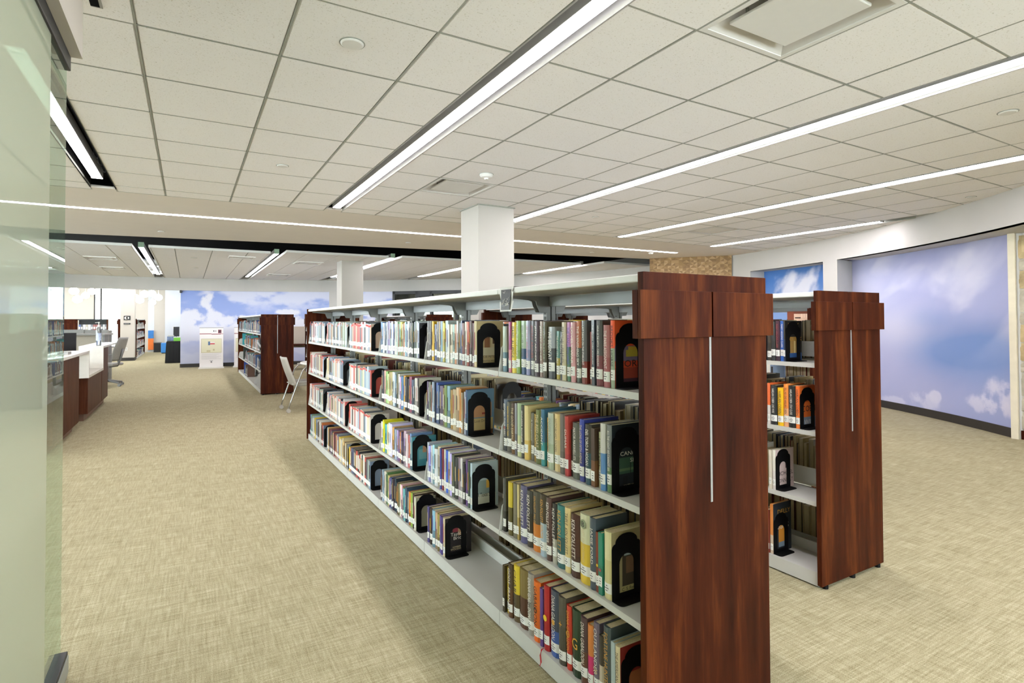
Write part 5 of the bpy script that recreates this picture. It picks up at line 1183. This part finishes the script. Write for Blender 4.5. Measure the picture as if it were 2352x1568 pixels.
while x < -2.66:
    w = rs.uniform(.05, .09); c = rs.choice(['c8ccd4', '2a2c34', '3a5a9a', 'b0a890', '6a6a74', '8a3a30']); k += 1
    o = thing('media_case', '%s media case, %s from the end panel on the bookcase behind the screens' % (colour_name(c), ORD[k]), 'media case', (x, 25.64, 1.1006), 0, 'media cases behind the workstation screens')
    MB().box(0, w - .006, 0, .16, 0, .2, 0, lin(c)).build('case', BOOKM, o); MB().box(.008, w - .014, -.001, -.0002, .03, .12, 0, lin('dcdcd8')).build('spine_print', BOOKM, o); x += w
for i, (x, y, z, r) in enumerate([(-3.803, 27.00, 2.589, 0.16), (-3.598, 26.30, 2.250, 0.16), (-3.539, 27.70, 2.448, 0.14), (-3.420, 28.40, 2.645, 0.15), (-1.780, 25.70, 2.326, 0.15), (-1.691, 26.90, 2.267, 0.15), (-1.446, 25.40, 2.444, 0.15), (-1.218, 25.60, 2.483, 0.14), (-1.040, 26.50, 2.367, 0.14), (-1.286, 27.40, 2.197, 0.13), (-4.500, 27.00, 2.450, 0.15)]):
    t = thing('globe_pendant', 'white glowing globe pendant, %s from the glass partition in the reading room' % ORD[[2, 3, 4, 5, 6, 7, 8, 9, 11, 10, 1][i]], 'pendant lamp', (x, y, z), 0, 'globe pendants in the reading room')
    MB().lathe([(r * math.sin(a) + .0005, -r * .88 * math.cos(a)) for a in np.linspace(0, math.pi, 13)], 20).build('globe', GLOBE, t, smooth=True); MB().tube([(0, 0, r * .88), (0, 0, 3.25 - z)], .006, 6).build('cord', FIXW, t); MB().lathe([(.03, r * .86), (.03, r * .86 + .06)], 10).build('socket', FIXT, t)
for i, (x, c, z0, z1, lb) in enumerate([(-1.61, 'e0742c', .10, .62, 'orange square wall panel below the blue one in the reading room'), (-1.61, '2f74b8', .64, 1.0, 'blue square wall panel above the orange one in the reading room')]):
    o = thing('wall_panel', lb, 'wall panel', (x, 30.9, z0)); MB().box(0, .22, 0, .09, 0, z1 - z0).build('panel_face', mat('panel_%d' % i, c, .6, noise=.04, nscale=9), o, bevel=.006); MB().box(-.006, .226, .02, .1, -.006, z1 - z0 + .006).build('edge_frame', FIXW, o)
ot = thing('ottoman', 'bright blue cube ottoman on the reading room carpet', 'ottoman', (-.87, 29.3, 0)); MB().box(-.17, .17, -.2, .2, .03, .46).build('cushion', mat('blue_vinyl', '3f8fe0', .5, noise=.04, nscale=9), ot, bevel=.02); MB().box(-.14, .14, -.17, .17, 0, .03).build('plinth', MONB, ot)
bi = thing('storage_bin', 'black storage bin against the grey reading room wall', 'bin', (-1.22, 30.6, 0)); MB().box(-.15, .15, -.15, .15, 0, .42).build('body', MONB, bi, bevel=.01); MB().box(-.16, .16, -.16, .16, .42, .45).build('rim', GREYD, bi)
dt = thing('draped_table', 'small table under a black cloth beside the reading room wall', 'table', (-.42, 22.6, 0)); CLOTH = mat('black_tablecloth', '0c0d10', .8, noise=.15, nscale=30)
v = []; n = 40
for lv, z in ((0, .73), (1, .70), (2, .4), (3, .01)):
    for k in range(n):
        a = 2 * math.pi * k / n; ca, sa = math.cos(a), math.sin(a); e = max(abs(ca), abs(sa)); w = .008 * lv * math.sin(k * 2.2); v.append((.20 / e * ca * (1 + .04 * lv) + w, .55 / e * sa * (1 + .02 * lv) + w, z))
f = [(l * n + k, l * n + (k + 1) % n, (l + 1) * n + (k + 1) % n, (l + 1) * n + k) for l in range(3) for k in range(n)] + [tuple(range(n))]
MB().add(v, f).build('cloth', CLOTH, dt, smooth=True); MB().box(-.18, .18, -.5, .5, .69, .72).build('table_top', WOOD, dt)
bx = thing('supply_box', 'lime green supply box on the draped table', 'box', (-.33, 22.35, .731)); MB().box(-.10, .10, -.12, .12, 0, .12).build('body', mat('lime_card', '7ed043', .5, noise=.03, nscale=9), bx); MB().box(-.105, .105, -.125, .125, .12, .135).build('lid', FIXW, bx)
bx = thing('supply_box', 'blue and white crate of books on the draped table', 'box', (-.52, 22.75, .731)); MB().box(-.11, .11, -.12, .12, 0, .15).build('body', mat('blue_white_card', '7a8ab0', .5, noise=.3, nscale=12), bx); MB().box(-.09, .09, -.1, .1, .15, .19).build('contents', STEEL, bx)
ts = thing('tablet_stand', 'black tablet on a stand above the draped table', 'tablet', (-.36, 22.95, .731)); MB().box(-.06, .06, -.06, .06, 0, .01).build('base', MONB, ts); MB().tube([(0, 0, .01), (0, .0, .2)], .01, 8).build('stem', MONB, ts); MB().prism([(-.05, .15), (.03, .48), (.045, .475), (-.035, .145)], 'x', -.09, .09).build('tablet', MONB, ts)
sg = thing('wall_sign', 'black and white pictogram sign on the reading room pillar', 'sign', (-1.90, 24.295, 1.52)); MB().box(-.10, .10, -.008, 0, -.06, .09).build('plate', MONB, sg); b = MB(); b.lathe([(.001, -.001), (.05, -.001), (.05, .001)], 16); me = b.mesh('pictogram', INK['w']); me.transform(Matrix.Rotation(R(90), 4, 'X')); link('pictogram', me, sg, (-.03, -.0095, .015)); MB().box(-.03, .06, -.0105, -.0085, -.02, .05).build('pictogram', INK['w'], sg); MB().box(-.02, .03, -.0115, -.0106, -.005, .02).build('pictogram', MONB, sg)
sg = thing('wall_sign', 'small black name strip under the pictogram sign on the pillar', 'sign', (-1.90, 24.295, 1.30)); MB().box(-.10, .10, -.008, 0, 0, .05).build('plate', MONB, sg); MB().box(-.08, .06, -.0095, -.0085, .02, .03).build('print_line', FIXT, sg)
ol = thing('wall_outlet', 'white power outlet low on the reading room pillar', 'outlet', (-1.92, 24.295, .42)); MB().box(-.035, .035, -.006, 0, -.057, .057).build('plate', FIXW, ol, bevel=.002); MB().box(-.012, .012, -.008, -.006, .01, .03).box(-.012, .012, -.008, -.006, -.03, -.01).build('sockets', GREYD, ol)
tm = thing('thermostat', 'white thermostat on the pale wall above the draped table', 'thermostat', (-.56, 30.4, 1.12), R(180)); MB().box(-.06, .06, 0, .02, -.06, .06).build('case', FIXW, tm, bevel=.004); MB().box(-.03, .03, .02, .022, -.01, .02).build('display', MONB, tm)
cm = thing('security_camera', 'small dark camera under the fascia where the mural begins', 'camera', (-.20, 19.66, 2.29)); MB().box(-.03, .03, -.05, .06, -.03, .046).build('housing', MONB, cm, bevel=.004); MB().tube([(0, -.05, -.02), (0, -.08, -.03)], .012, 8).build('lens', BLACK, cm)
for i, (y, lb) in enumerate([(21.5, 'linear ceiling light of the reading room just inside the opening'), (23.6, 'linear ceiling light of the reading room before the pillar'), (26.2, 'linear ceiling light of the reading room above the globe pendants'), (28.8, 'linear ceiling light of the reading room nearest the windows')]):  # some of these fixtures are extra, added to brighten the dark reading room
    t = thing('linear_light', lb, 'ceiling light', (-6.0, y, 3.195)); MB().box(0, 5.6, -.06, .06, 0, .05).build('housing', FIXW, t); MB().box(.02, 5.58, -.05, .05, -.01, 0).build('lens', LENS, t)
o = FARBOOKS.build('rows_of_books', STUFFM); stuff(o); tag(o, 'rows of books on the farther bays, back faces and farther bookcases', 'books')
